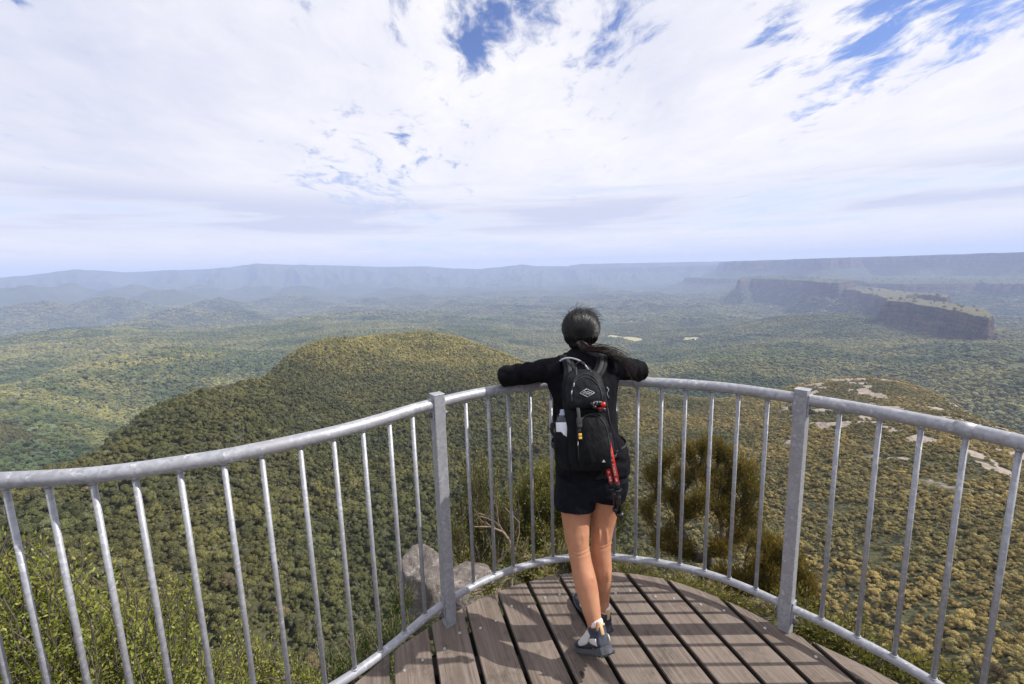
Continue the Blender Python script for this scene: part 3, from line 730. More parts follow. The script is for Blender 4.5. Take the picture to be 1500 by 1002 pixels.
GAPSHADE, _, _ = material('painted_gap_shade', (.030, .024, .019), .95)  # near-black board sides: shade of the gaps put into the colour
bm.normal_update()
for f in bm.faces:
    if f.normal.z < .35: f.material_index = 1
decking = build('decking', bm, WOOD, deck, smooth=False); decking.data.materials.append(GAPSHADE)
# black sheet added to darken the board gaps, and bearers below
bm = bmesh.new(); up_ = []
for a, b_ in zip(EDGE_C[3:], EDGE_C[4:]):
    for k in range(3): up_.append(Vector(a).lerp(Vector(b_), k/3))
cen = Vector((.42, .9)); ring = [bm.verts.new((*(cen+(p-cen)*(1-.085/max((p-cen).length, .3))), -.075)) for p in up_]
bm.faces.new(ring); DK, _, _ = material('gap_blackout_sheet', (.012, .011, .010), .95); build('gap_blackout_sheet', bm, DK, deck, smooth=False)
DARKW, _, _ = material('dark_bearer', (.06, .05, .042), .9)
for yb in (1.75, 1.05, .3, -.6):
    bm = bmesh.new(); x0, x1 = (-.50, 1.16) if yb > 1.5 else (-1.0, 1.6)
    box(bm, (x1-x0, .09, .14), Matrix.Translation(((x0+x1)/2, yb, -.116)), .004); build('bearer', bm, DARKW, deck, smooth=False)
bm = bmesh.new()
for xx in (-.5, 1.1):
    box(bm, (.09, .09, 3.0), Matrix.Translation((xx, 1.2, -1.69)))
build('stump', bm, GALV, deck, smooth=False)
SCREW, _, _ = material('screw_head', (.50, .50, .50), .45, .7)
bms = bmesh.new(); bmesh.ops.create_cone(bms, segments=12, radius1=.0070, radius2=.0055, depth=.003, cap_ends=True); sme = bpy.data.meshes.new('screw'); bms.to_mesh(sme); bms.free(); sme.materials.append(SCREW)
for k in range(-5, 10):
    for fr in (.25, .75):
        s = .112+k*SP+GAP/2+(SP-GAP)*fr; p = edge_hit(s)
        if p is None: continue
        for dd in (.16, .86):
            q = p+BD*(dd+gr.uniform(-.03, .03)); 
            if at_z(500, 1000, 0)[1] > q.y + .35: continue
            linkmesh('screw', sme, None, deck, False).location = (q.x, q.y, .0022)

# ------------------------------------------------------------------ railing
RAILP = [(-2.6, 1.62), (-2.2, 1.38), (-1.9, 1.30), (-1.64, 1.272), (-1.517, 1.275), (-1.397, 1.281), (-1.274, 1.294), (-1.169, 1.321), (-1.062, 1.362), (-.951, 1.409), (-.858, 1.465), (-.759, 1.534), (-.668, 1.604), (-.585, 1.683), (-.506, 1.772), (-.432, 1.862),
         (-.337, 1.955), (-.224, 2.052), (-.122, 2.118), (-.027, 2.168), (.082, 2.211), (.189, 2.240), (.30, 2.256), (.41, 2.262), (.52, 2.248), (.627, 2.223), (.737, 2.193), (.840, 2.152), (.946, 2.100), (1.040, 2.035), (1.130, 1.955), (1.215, 1.862), (1.312, 1.762), (1.392, 1.660), (1.463, 1.563), (1.522, 1.460), (1.575, 1.345), (1.62, 1.22), (1.66, 1.0), (1.7, .5), (1.72, -.2), (1.73, -1.5)]
def catmull(P, n=6):
    P = [Vector(p) for p in P]; out = []
    for i in range(len(P)-1):
        a = P[max(i-1, 0)]; b_ = P[i]; c = P[i+1]; d = P[min(i+2, len(P)-1)]
        for k in range(n):
            u = k/n; out.append(.5*((2*b_)+(c-a)*u+(2*a-5*b_+4*c-d)*u*u+(3*b_-a-3*c+d)*u**3))
    out.append(P[-1]); return out
rail = empty('safety_railing', (.44, 2.2, 0)); tag(rail, 'curved galvanised steel railing with thin upright bars around the deck edge', 'railing')
def rp(p, z): return (p[0]-.44, p[1]-2.2, z)
IP = [RAILP.index((-.337, 1.955)), RAILP.index((1.215, 1.862))]
bays = [RAILP[:IP[0]+1], RAILP[IP[0]:IP[1]+1], RAILP[IP[1]:]]
def zbot(x): return .108 if x > -.34 else .108 - .05*min(1, (-.34-x)/.5)
for bi, B in enumerate(bays):
    c = catmull(B)
    bm = bmesh.new(); tube(bm, [rp(p, 1.085) for p in c], .0245, 20); build('top_rail', bm, GALV, rail)
    bm = bmesh.new(); tube(bm, [rp(p, zbot(p[0])) for p in c], .0185, 16); build('bottom_rail', bm, GALV, rail)
    for i, p in enumerate(B):
        if (bi == 0 and i == len(B)-1) or (bi == 1 and i in (0, len(B)-1)) or (bi == 2 and i == 0): continue
        if p[1] < 1.1 or p[0] < -2: continue
        bm = bmesh.new(); tube(bm, [rp(p, zbot(p[0])+.012), rp(p, 1.066)], .0088, 12)
        for zz_ in (zbot(p[0])+.0175, 1.0615):      # weld bead
            tube(bm, [rp(p, zz_-.004), rp(p, zz_+.004)], .0125, 12)
        build('baluster', bm, GALV, rail)
# welded joint sleeve right of the post
bm = bmesh.new(); a = Vector((1.522, 1.460)); tube(bm, [rp((1.508, 1.487), 1.085), rp((1.532, 1.44), 1.085)], .0258, 20); build('joint_sleeve', bm, GALV, rail)
for (px_, py_), th, hgt in (((-.337, 1.942), 35, 1.128), ((1.216, 1.853), -50, 1.128)):
    post = bpy.data.objects.new('post', None)
    M = Matrix.Translation(rp((px_, py_), 0)) @ Matrix.Rotation(R_(th), 4, 'Z')
    bm = bmesh.new(); w_ = .050
    box(bm, (w_, w_, hgt+.20), M @ Matrix.Translation((0, 0, (hgt-.20)/2)), .0035, 2)
    box(bm, (w_+.003, w_+.003, .004), M @ Matrix.Translation((0, 0, hgt+.0015)), .001, 1)
    post = build('post', bm, GALV, rail, smooth=False)
    for sg in (-1, 1):
        for z0, z1 in ((1.02, 1.11), (.045, .15)):
            bm = bmesh.new(); box(bm, (.006, .040, z1-z0), M @ Matrix.Translation((sg*(w_/2+.0035), .004, (z0+z1)/2)), .001, 1)
            build('flange', bm, GALV, post, smooth=False)
            bm = bmesh.new(); zb = z0+.018 if z0 > .5 else z0+.012
            Mb = M @ Matrix.Translation((sg*(w_/2+.012), 0.0, zb)) @ Matrix.Rotation(PI/2, 4, 'Y')
            bmesh.ops.create_cone(bm, segments=6, radius1=.0105, radius2=.0105, depth=.010, cap_ends=True, matrix=Mb)
            bmesh.ops.create_cone(bm, segments=10, radius1=.005, radius2=.005, depth=.024, cap_ends=True, matrix=Mb)
            bmesh.ops.create_cone(bm, segments=16, radius1=.0135, radius2=.0135, depth=.002, cap_ends=True, matrix=M @ Matrix.Translation((sg*(w_/2+.0075), 0, zb)) @ Matrix.Rotation(PI/2, 4, 'Y'))
            build('bolt', bm, BOLT, post, smooth=False)

# ------------------------------------------------------------------ plants and rocks by the deck
def grow(root, tips, seed, trunk_dir=(0, 0, 1), step=.12, r0=.05, rt=.003, wig=.25, trunk_len=.5, fork=1.0):
    """skeleton: every tip joins the nearest node; radii add up towards the root"""
    g = random.Random(seed); root = Vector(root); nodes = [root]; par = [-1]; d = Vector(trunk_dir).normalized(); p = root.copy()
    n0 = max(2, int(trunk_len/step))
    for i in range(n0):
        d = (d+Vector((g.uniform(-1, 1), g.uniform(-1, 1), g.uniform(-.2, .5)))*wig*.5).normalized(); p = p+d*step; nodes.append(p.copy()); par.append(len(nodes)-2)
    tips = sorted([Vector(q) for q in tips], key=lambda q: (q-root).length)
    ends = []
    for q in tips:
        best = None
        L = (q-root).length
        for i, nd in enumerate(nodes):
            dd = (q-nd).length
            back = max(0, (nd-root).length-L*.9)
            cost = dd*fork + back*2 + .12*(nd-root).length
            if best is None or cost < best[0]: best = (cost, i)
        i = best[1]; a = nodes[i]; dist = (q-a).length; m = max(1, int(dist/step)); prev = i
        pd = (a-nodes[par[i]]).normalized() if par[i] >= 0 else d
        c1 = a+pd*dist*.35; off = Vector((g.uniform(-1, 1), g.uniform(-1, 1), g.uniform(-1, 1)))*dist*wig*.3
        for k in range(1, m+1):
            u = k/m; pt = a*(1-u)**2+(c1+off)*2*u*(1-u)+q*u*u + Vector((g.uniform(-1, 1), g.uniform(-1, 1), g.uniform(-1, 1)))*step*.12
            nodes.append(pt); par.append(prev); prev = len(nodes)-1
        ends.append(prev)
    n = len(nodes); load = [0.]*n
    for e in ends: load[e] += 1
    for i in range(n-1, 0, -1): load[par[i]] += load[i] if par[i] >= 0 else 0
    mx = load[0]; rad = [max(rt, r0*(l/mx)**.45) for l in load]
    return nodes, par, rad, ends
def skel_mesh(nodes, par, rad, n=6):
    bm = bmesh.new(); kids = {}
    for i, p in enumerate(par):
        if p >= 0: kids.setdefault(p, []).append(i)
    def chain(i, start):
        pts = [nodes[start], nodes[i]] if start is not None else [nodes[i]]; rs_ = [min(rad[start], rad[i]*1.3), rad[i]] if start is not None else [rad[i]]
        cur = i
        while cur in kids:
            ks = sorted(kids[cur], key=lambda k: -rad[k])
            for k in ks[1:]: stack.append((k, cur))
            cur = ks[0]; pts.append(nodes[cur]); rs_.append(rad[cur])
        if len(pts) > 1: tube(bm, pts, rs_, n if max(rs_) > .006 else 4, False)
    stack = [(0, None)]
    while stack:
        i, s = stack.pop(); chain(i, s)
    return bm
def blob_tips(blobs, n, seed, shell=.45):
    g = random.Random(seed); out = []
    vol = [b[1][0]*b[1][1]*b[1][2] if hasattr(b[1], '__len__') else b[1]**3 for b in blobs]; tot = sum(v**.75 for v in vol)
    for b, v in zip(blobs, vol):
        r = b[1] if hasattr(b[1], '__len__') else (b[1],)*3
        for i in range(max(3, int(n*v**.75/tot))):
            d = Vector((g.gauss(0, 1), g.gauss(0, 1), g.gauss(0, 1))).normalized(); q = g.uniform(shell, 1)
            out.append(Vector(b[0])+Vector((d.x*r[0], d.y*r[1], d.z*r[2]))*q)
    return out
def leaves_on(nodes, par, ends, per, size, ratio, spread, seed, mat, name, parent, back=4, up=.2, fold=.3):
    g = np.random.default_rng(seed); P = []; Dd = []
    for e in ends:
        ch = [e]; 
        while len(ch) < back and par[ch[-1]] > 0: ch.append(par[ch[-1]])
        for k in range(per):
            u = g.uniform(0, len(ch)-1.001); i = int(u); f = u-i
            p = np.array(nodes[ch[i]])*(1-f)+np.array(nodes[ch[i+1]])*f if len(ch) > 1 else np.array(nodes[e])
            ax = np.array(nodes[ch[0]])-np.array(nodes[ch[-1]]); ax = ax/(np.linalg.norm(ax)+1e-6)
            v = g.normal(size=3); v /= np.linalg.norm(v)
            P.append(p+v*spread*g.uniform(0, 1)**.6); dd = v*.8+ax*.6+np.array([0, 0, up]); Dd.append(dd)
    V, F = leaf_faces(np.array(P), np.array(Dd), size, 0, ratio, fold, seed)
    me = mesh_np(name, V, F, mat); 
    o = bpy.data.objects.new(name, me); COL.objects.link(o); o.parent = parent; return o
def leafmat(name, c1, c2, c3, thin=.35, rough=.5, sc=3.):
    m, t, b = material(name, c1, rough, spec=.35); P = objpos(t)
    g = t.node('ShaderNodeNewGeometry').outputs['Random Per Island']
    c = t.mix(t.mapr(t.noise(P, sc, 3, .6), .35, .65), c1, c2); c = t.mix(t.math('POWER', g, 3.), c, c3)
    hs = t.node('ShaderNodeHueSaturation'); t.put(hs.inputs['Color'], c); t.put(hs.inputs['Value'], t.mapr(t.math('FRACT', t.math('MULTIPLY', g, 17.3)), 0, 1, .65, 1.35)); c = hs.outputs[0]
    t.put(b.inputs['Base Color'], c)
    tr = t.node('ShaderNodeBsdfTranslucent'); t.put(tr.inputs[0], c); mx = t.node('ShaderNodeMixShader'); mx.inputs[0].default_value = thin
    t.l.new(b.outputs[0], mx.inputs[1]); t.l.new(tr.outputs[0], mx.inputs[2]); t.l.new(mx.outputs[0], m.node_tree.nodes['Material Output'].inputs[0]); return m
L_BRIGHT = leafmat('bright_leaves', (.16, .21, .032), (.27, .29, .05), (.34, .30, .09))
L_OLIVE = leafmat('olive_leaves', (.10, .13, .024), (.21, .205, .040), (.25, .19, .06))
L_SHEOAK = leafmat('sheoak_needles', (.060, .085, .018), (.17, .150, .026), (.30, .14, .028), sc=2.2)
L_DARK = leafmat('dark_green_leaves', (.040, .075, .014), (.075, .115, .022), (.12, .13, .04))
BARK = varied('dark_bark', (.055, .045, .038), (.12, .10, .085), .9, 20); BARK_L = varied('pale_bark', (.20, .17, .14), (.34, .30, .26), .9, 18); BARK_M = varied('brown_twig', (.12, .085, .06), (.22, .17, .12), .9, 25)
def plant(name, label, cat, root, blobs, ntips, per, leaf, size, ratio, spread, bark, seed, r0=.03, step=.1, back=4, trunk_len=.4, wig=.3, dead=0, group=None, shell=.45, rt=.0022, tdir=(0, 0, 1)):
    e = empty(name, tuple(root)); tag(e, label, cat, group); R = Vector(root)
    bl = [(Vector(c)-R, r) for c, r in blobs]
    tips = blob_tips(bl, ntips, seed, shell)
    nodes, par, rad, ends = grow((0, 0, 0), tips, seed, tdir, step, r0, rt, wig, trunk_len)
    g = random.Random(seed); live = [q for q in ends if g.random() >= dead]
    build('branches', skel_mesh(nodes, par, rad), bark, e)
    if per and live: leaves_on(nodes, par, live, per, size, ratio, spread, seed, leaf, 'foliage', e, back)
    return e
def A(px, py, r): return tuple(at_r(px, py, r))
# left: bright fine-leaved shrub rising under the railing
plant('leafy_shrub', 'bright yellow-green fine-leaved shrub filling the lower left corner behind the bars', 'shrub', (-2.55, 2.15, -3.6),
      [(A(40, 905, 3.3), (.50, .45, .30)), (A(120, 940, 3.3), (.50, .4, .30)), (A(200, 940, 3.3), (.42, .4, .26)), (A(250, 885, 3.4), (.24, .24, .20)), (A(15, 850, 3.3), (.34, .3, .22)), (A(290, 960, 3.3), (.32, .3, .24)), (A(120, 1010, 3.1), (.7, .5, .3)), (A(340, 1000, 3.2), (.25, .25, .18)), (A(-60, 930, 3.2), (.5, .5, .5)), (A(282, 842, 3.5), (.09, .09, .09)), (A(228, 870, 3.5), (.15, .1, .1)), (A(15, 822, 3.5), (.26, .2, .10))],
      620, 62, L_BRIGHT, .025, .42, .050, BARK, 3, r0=.05, step=.09, back=5, trunk_len=1.4, wig=.35)
plant('leafy_shrub', 'small leafy sprig poking up left of the boulder close under the bottom rail', 'shrub', (-1.35, 2.6, -3.2),
      [(A(372, 945, 3.6), (.16, .16, .12)), (A(330, 965, 3.6), (.2, .2, .12)), (A(430, 985, 3.4), (.22, .2, .14)), (A(300, 1000, 3.4), (.3, .2, .14))], 90, 50, L_BRIGHT, .024, .42, .045, BARK, 5, r0=.02, step=.08, trunk_len=1.0)
# green shrub between rail and boulder
plant('green_shrub', 'dark green shrub growing against the deck edge below the left post', 'shrub', (-.80, 2.2, -1.7),
      [(A(575, 915, 2.55), (.09, .10, .09)), (A(560, 945, 2.35), (.09, .09, .08)), (A(540, 965, 2.4), (.14, .1, .10)), (A(500, 975, 2.6), (.14, .12, .12)), (A(590, 870, 2.9), (.10, .1, .14)), (A(600, 905, 2.45), (.07, .08, .07)), (A(530, 935, 2.9), (.14, .1, .12)), (A(640, 905, 2.35), (.045, .05, .04)), (A(575, 985, 2.15), (.05, .08, .05))],
      190, 44, L_DARK, .019, .5, .03, BARK_M, 9, r0=.018, step=.06, back=4, trunk_len=.5)
plant('green_shrub', 'low leafy shrub along the deck edge between the left post and the hiker', 'shrub', (-.1, 2.75, -1.2),
      [(A(690, 868, 2.5), (.08, .07, .05)), (A(725, 848, 2.55), (.09, .07, .06)), (A(765, 835, 2.6), (.08, .07, .06)), (A(800, 828, 2.75), (.10, .08, .07)), (A(760, 800, 3.1), (.14, .1, .10)), (A(815, 800, 3.2), (.14, .1, .10)), (A(880, 800, 3.4), (.14, .1, .10))],
      120, 26, L_OLIVE, .022, .4, .032, BARK_M, 12, r0=.016, step=.06, trunk_len=.5)
# wispy shrubs with bare limbs behind the middle bay
plant('wispy_shrub', 'thin shrub with crooked bare limbs just right of the left post', 'shrub', (.02, 4.4, -4.3),
      [(A(705, 690, 4.9), (.30, .25, .22)), (A(690, 740, 4.9), (.28, .2, .22)), (A(720, 780, 4.9), (.30, .2, .22)), (A(675, 770, 4.8), (.2, .2, .3)), (A(740, 730, 4.9), (.24, .2, .22)), (A(690, 820, 4.7), (.2, .2, .2))],
      200, 110, L_OLIVE, .027, .5, .055, BARK, 21, r0=.05, step=.14, back=3, trunk_len=1.0, dead=.45, wig=.5)
plant('dead_sapling', 'bare dead sapling with pale forked limbs beside the wispy shrub', 'tree', (.15, 4.2, -3.9),
      [(A(722, 745, 4.6), (.20, .1, .34)), (A(750, 780, 4.6), (.12, .1, .26)), (A(700, 760, 4.5), (.12, .1, .24))], 12, 0, None, 0, 0, 0, BARK_M, 23, r0=.018, step=.12, trunk_len=.8, wig=.6, rt=.004)
plant('tea_tree', 'olive-green bushy tea tree between the left post and the hiker', 'tree', (.35, 4.9, -4.6),
      [(A(760, 740, 5.3), (.34, .3, .26)), (A(795, 700, 5.3), (.30, .25, .22)), (A(740, 790, 5.2), (.3, .25, .25)), (A(800, 770, 5.2), (.34, .3, .26)), (A(830, 725, 5.4), (.34, .3, .26)), (A(785, 820, 5.0), (.32, .25, .2)), (A(820, 680, 5.5), (.2, .2, .18)), (A(870, 790, 5.3), (.35, .3, .3)), (A(900, 740, 5.6), (.25, .2, .2))],
      460, 150, L_OLIVE, .028, .5, .060, BARK, 27, r0=.06, step=.12, back=3, trunk_len=1.2, wig=.45, shell=.35)
# she-oak on the right
plant('sheoak_tree', 'orange-tinged dark green she-oak with bare forked trunk right of the hiker', 'tree', tuple(Vector(A(1020, 860, 5.45))-Vector((0, 0, .7))),
      [(A(975, 668, 5.6), (.15, .15, .11)), (A(1005, 655, 5.5), (.17, .16, .11)), (A(1035, 648, 5.6), (.17, .16, .10)), (A(1062, 658, 5.7), (.16, .16, .12)), (A(1088, 680, 5.6), (.15, .16, .13)), (A(1102, 708, 5.5), (.12, .15, .13)), (A(1098, 738, 5.5), (.13, .15, .12)), (A(1108, 762, 5.4), (.10, .12, .09)), (A(1080, 700, 5.9), (.16, .14, .14)), (A(1045, 685, 5.9), (.2, .14, .12)),
       (A(955, 690, 5.5), (.12, .14, .11)), (A(965, 720, 5.4), (.10, .12, .12)), (A(1000, 690, 5.8), (.18, .12, .12)), (A(1020, 740, 5.2), (.22, .14, .16)), (A(1060, 745, 5.3), (.16, .12, .14)), (A(1085, 775, 5.3), (.13, .12, .10)), (A(985, 770, 5.2), (.13, .12, .14)), (A(1020, 690, 5.5), (.16, .15, .12)), (A(1055, 705, 5.5), (.15, .15, .12)), (A(1035, 720, 5.3), (.14, .14, .12)), (A(990, 725, 5.4), (.12, .14, .12)), (A(1070, 735, 5.4), (.12, .12, .12)), (A(1000, 800, 5.1), (.20, .16, .12)), (A(1060, 800, 5.1), (.18, .16, .12)), (A(965, 790, 5.1), (.14, .14, .12)), (A(945, 745, 5.3), (.10, .12, .14))],
      760, 95, L_SHEOAK, .040, .16, .055, BARK, 33, r0=.060, step=.10, back=2, trunk_len=1.15, wig=.22, shell=.3, dead=.12)
plant('sheoak_tree', 'smaller orange-tinged she-oak low beside the right post', 'tree', (2.05, 4.3, -3.7),
      [(A(1120, 790, 4.8), (.13, .13, .10)), (A(1145, 805, 4.7), (.13, .14, .10)), (A(1168, 825, 4.7), (.12, .13, .11)), (A(1182, 855, 4.6), (.10, .12, .10)), (A(1120, 825, 4.6), (.16, .14, .10)), (A(1095, 850, 4.6), (.16, .14, .10)), (A(1150, 865, 4.5), (.16, .14, .10)), (A(1060, 840, 4.6), (.14, .14, .08)), (A(1190, 885, 4.5), (.12, .12, .09))],
      420, 110, L_SHEOAK, .038, .16, .052, BARK, 35, r0=.045, step=.10, back=2, trunk_len=.7, wig=.4, shell=.35, dead=.1)
plant('low_shrub', 'low green shrub in the shade below the bottom rail right of the post', 'shrub', (2.35, 3.0, -3.0),
      [(A(1190, 905, 3.6), (.22, .22, .14)), (A(1240, 930, 3.5), (.24, .22, .14)), (A(1290, 955, 3.4), (.22, .2, .12)), (A(1340, 985, 3.3), (.22, .2, .12)), (A(1160, 880, 3.8), (.2, .2, .12)), (A(1400, 1010, 3.3), (.25, .2, .12))],
      190, 60, L_OLIVE, .034, .28, .055, BARK, 41, r0=.03, step=.09, trunk_len=.8)
plant('low_shrub', 'low scrubby bush behind the bottom rail between the hiker and the right post', 'shrub', (1.35, 3.7, -3.0),
      [(A(940, 828, 4.0), (.22, .2, .10)), (A(1000, 845, 3.9), (.24, .2, .10)), (A(1060, 870, 3.8), (.24, .2, .12)), (A(900, 815, 4.2), (.2, .2, .1)), (A(1110, 890, 3.7), (.2, .2, .12))],
      130, 50, L_OLIVE, .034, .26, .055, BARK_M, 43, r0=.025, step=.09, trunk_len=.8, dead=.2)
# boulders
ROCK = None
def rockmat():
    m, t, b = material('lichened_sandstone', rough=.9); P = objpos(t)
    c = t.mix(t.mapr(t.noise(P, 5, 6, .65), .35, .65), (.10, .085, .077), (.23, .20, .18)); c = t.mix(t.mapr(t.noise(P, 17, 5, .7), .55, .68), c, (.12, .075, .055)); c = t.mix(t.mapr(t.noise(P, 9, 6, .75), .56, .64, 0, .8), c, (.40, .375, .34))
    t.put(b.inputs['Base Color'], c); t.put(b.inputs['Normal'], t.bump(t.math('ADD', t.noise(P, 8, 8, .7), t.math('MULTIPLY', t.noise(P, 34, 5, .7), .4)), .9, .05)); return m
ROCK = rockmat()
def boulder(label, c, s, seed, rot=0, cuts=9):
    bm = bmesh.new(); bmesh.ops.create_icosphere(bm, subdivisions=5, radius=1)
    g = random.Random(seed); pl = [(Vector((g.gauss(0, 1), g.gauss(0, 1), g.gauss(0, 1))).normalized(), g.uniform(.62, .86)) for _ in range(cuts)] + [(Vector((.1, -.1, 1)).normalized(), .72)]
    for v in bm.verts:
        p = v.co.copy()
        for n_, d in pl:
            q = p.dot(n_)-d
            if q > 0: p -= n_*q*.93
        cr_ = mnoise.noise(p*2.6+Vector((9, seed, 3))); p *= 1-.07*max(0, 1-abs(cr_)/.05)+.07*mnoise.noise(p*1.8+Vector((seed, 0, 0)))+.045*mnoise.noise(p*4.5)+.022*mnoise.noise(p*12)+.01*mnoise.noise(p*26)
        v.co = Vector((p.x*s[0], p.y*s[1], p.z*s[2]))
    o = build('boulder', bm, ROCK, None); o.location = c; o.rotation_euler.z = rot; tag(o, label, 'rock'); return o
boulder('large angular grey-brown boulder behind the bars left of the left post', A(628, 862, 4.35), (.32, .38, .50), 5, .4)
boulder('lower pale boulder partly hidden behind the left post and shrub', A(682, 868, 4.25), (.36, .34, .34), 8, 1.0)
# ------------------------------------------------------------------ the hiker
PB = Vector((.33, 1.86, 0))
person = empty('person', tuple(PB)); tag(person, 'woman in black jacket and shorts seen from behind, leaning with both arms on the railing', 'person')
def crom(vals, n):
    """catmull-rom over a list of equal length tuples"""
    out = []; m = len(vals)
    for i in range(m-1):
        a = vals[max(i-1, 0)]; b_ = vals[i]; c = vals[i+1]; d = vals[min(i+2, m-1)]
        for k in range(n):
            u = k/n; out.append(tuple(.5*((2*q)+(r-p)*u+(2*p-5*q+4*r-s)*u*u+(3*q-p-3*r+s)*u**3) for p, q, r, s in zip(a, b_, c, d)))
    out.append(vals[-1]); return out
def limb(bm, secs, side=(1, 0, 0), n=20, sm=4, caps=True):
    """secs: (x, y, z, ra, rb): ra along side, rb across"""
    S_ = crom([tuple(map(float, s)) for s in secs], sm); rings = []; X = Vector(side)
    P = [Vector(s[:3]) for s in S_]; m = len(P)
    for i, s in enumerate(S_):
        d = (P[min(i+1, m-1)]-P[max(i-1, 0)]).normalized(); x = (X-d*X.dot(d)).normalized(); y = d.cross(x)
        rings.append([bm.verts.new(P[i]+x*math.cos(2*PI*k/n)*max(s[3], .001)+y*math.sin(2*PI*k/n)*max(s[4], .001)) for k in range(n)])
    for a, b_ in zip(rings, rings[1:]):
        for k in range(n): bm.faces.new((a[k], a[(k+1) % n], b_[(k+1) % n], b_[k]))
    if caps: bm.faces.new(rings[0][::-1]); bm.faces.new(rings[-1])
def remeshed(name, bm, vox, mat, parent, base, smooth=2, disp=None):
    for v in bm.verts: v.co -= base
    me = bpy.data.meshes.new(name); bmesh.ops.recalc_face_normals(bm, faces=bm.faces); bm.to_mesh(me); bm.free()
    o = bpy.data.objects.new(name, me); COL.objects.link(o)
    md = o.modifiers.new('r', 'REMESH'); md.mode = 'VOXEL'; md.voxel_size = vox; md.adaptivity = 0; md.use_smooth_shade = True
    if smooth:
        sm = o.modifiers.new('s', 'SMOOTH'); sm.factor = .5; sm.iterations = smooth
    dg = bpy.context.evaluated_depsgraph_get(); me2 = bpy.data.meshes.new_from_object(o.evaluated_get(dg)); me2.name = name
    bpy.data.objects.remove(o); bpy.data.meshes.remove(me)
    if disp:
        bm2 = bmesh.new(); bm2.from_mesh(me2); bm2.normal_update(); mv = [(v, v.co + v.normal*disp(v.co+base, v.normal)) for v in bm2.verts]
        for v, c in mv: v.co = c
        bm2.to_mesh(me2); bm2.free()
    me2.materials.clear(); me2.materials.append(mat)
    return linkmesh(name, me2, None, parent)
def skinmat():
    m, t, b = material('skin', (.50, .25, .16), .5, spec=.35); P = objpos(t)
    c = t.mix(t.mapr(t.noise(P, 7, 4, .6), .35, .65), (.38, .165, .09), (.48, .235, .135)); t.put(b.inputs['Base Color'], c)
    b.inputs['Subsurface Weight'].default_value = .12; b.inputs['Subsurface Radius'].default_value = (.01, .004, .002); b.inputs['Subsurface Scale'].default_value = .6
    t.put(b.inputs['Normal'], t.bump(t.noise(P, 160, 3, .6), .15, .001)); return m
SKIN = skinmat()
def clothmat(name, c1, c2, fold=.6, rough=.92, wsc=900):
    m, t, b = material(name, c1, rough, spec=.07); P = objpos(t)
    t.put(b.inputs['Base Color'], t.mix(t.mapr(t.noise(P, 22, 5, .6), .35, .65), c1, c2))
    b.inputs['Sheen Weight'].default_value = .0; b.inputs['Sheen Roughness'].default_value = .5
    f = t.noise(t.mapping(P, sc=(1, 1, .55)), 14, 3, .5, 1.6); wv = t.noise(P, wsc, 2, .5)
    t.put(b.inputs['Normal'], t.bump(wv, .12, .0006, t.bump(f, fold, .012))); return m
JACK = clothmat('black_jacket_cloth', (.0055, .0055, .0075), (.010, .0096, .0125), .8)
SHORT = clothmat('black_shorts_cloth', (.006, .0065, .011), (.010, .011, .017), .6, .7)
HAIRM, ht_, hb_ = material('black_hair', (.0035, .003, .003), .5, spec=.25)
_P = objpos(ht_); ht_.put(hb_.inputs['Normal'], ht_.bump(ht_.noise(ht_.mapping(_P, sc=(60, 60, 7)), 4, 3, .6), .5, .003)); hb_.inputs['Anisotropic'].default_value = .5
HAIRB, _, _ = material('red_brown_hair', (.016, .007, .006), .5, spec=.3)  # red-brown tone of the ponytail hair

# key joints (world metres)
HIPL, HIPR = (.275, 1.885, .80), (.400, 1.895, .80)
KNL, ANL = (.262, 1.80, .465), (.318, 1.665, .150)
KNR, ANR = (.372, 1.865, .450), (.386, 1.880, .088)
SHL, SHR = (.172, 2.055, 1.196), (.472, 2.060, 1.200)
ELL, ELR = (-.018, 2.128, 1.158), (.592, 2.140, 1.163)
WRL, WRR = (.215, 2.262, 1.150), (.425, 2.285, 1.150)
# ---- body: head, neck, trunk core, arms, hands, legs in one surface
bm = bmesh.new()
HC = Vector((.326, 2.120, 1.364)); hr = Matrix.Rotation(R_(-12), 3, 'Z') @ Matrix.Rotation(R_(-8), 3, 'X')
def H(x, y, z): return HC + hr @ Vector((x, y, z))
ell(bm, H(0, -.005, .018), (.070, .086, .082), hr, 24, 16)
ell(bm, H(0, .028, -.035), (.054, .056, .062), hr, 20, 12)
ell(bm, H(0, .058, -.078), (.024, .020, .018), hr)      # chin
tube(bm, [H(0, .080, .014), H(0, .094, -.012), H(0, .099, -.026)], [.006, .009, .012], 10)   # nose
ell(bm, H(.011, .088, -.028), (.007, .007, .006), hr); ell(bm, H(-.011, .088, -.028), (.007, .007, .006), hr)
ell(bm, H(0, .082, -.050), (.021, .008, .005), hr); ell(bm, H(0, .081, -.059), (.019, .008, .006), hr)      # lips
for s in (-1, 1):
    ell(bm, H(s*.042, .062, -.022), (.020, .018, .018), hr)      # cheeks
    tube(bm, [H(s*.012, .083, .022), H(s*.030, .080, .027), H(s*.046, .068, .020)], [.006, .007, .005], 8)   # brow
    ell(bm, H(s*.072, -.005, -.018), (.008, .018, .030), hr); ell(bm, H(s*.077, -.012, -.012), (.006, .016, .024), hr)   # ears
limb(bm, [(*H(0, -.012, -.03), .050, .052), (.317, 2.095, 1.300, .047, .048), (.318, 2.075, 1.262, .052, .052), (.320, 2.06, 1.22, .075, .06)])
limb(bm, [(.32, 2.055, 1.225, .10, .055), (.32, 2.04, 1.165, .140, .075), (.325, 2.00, 1.08, .125, .085), (.33, 1.955, .95, .110, .078), (.335, 1.905, .83, .120, .080), (.336, 1.89, .74, .110, .075)])
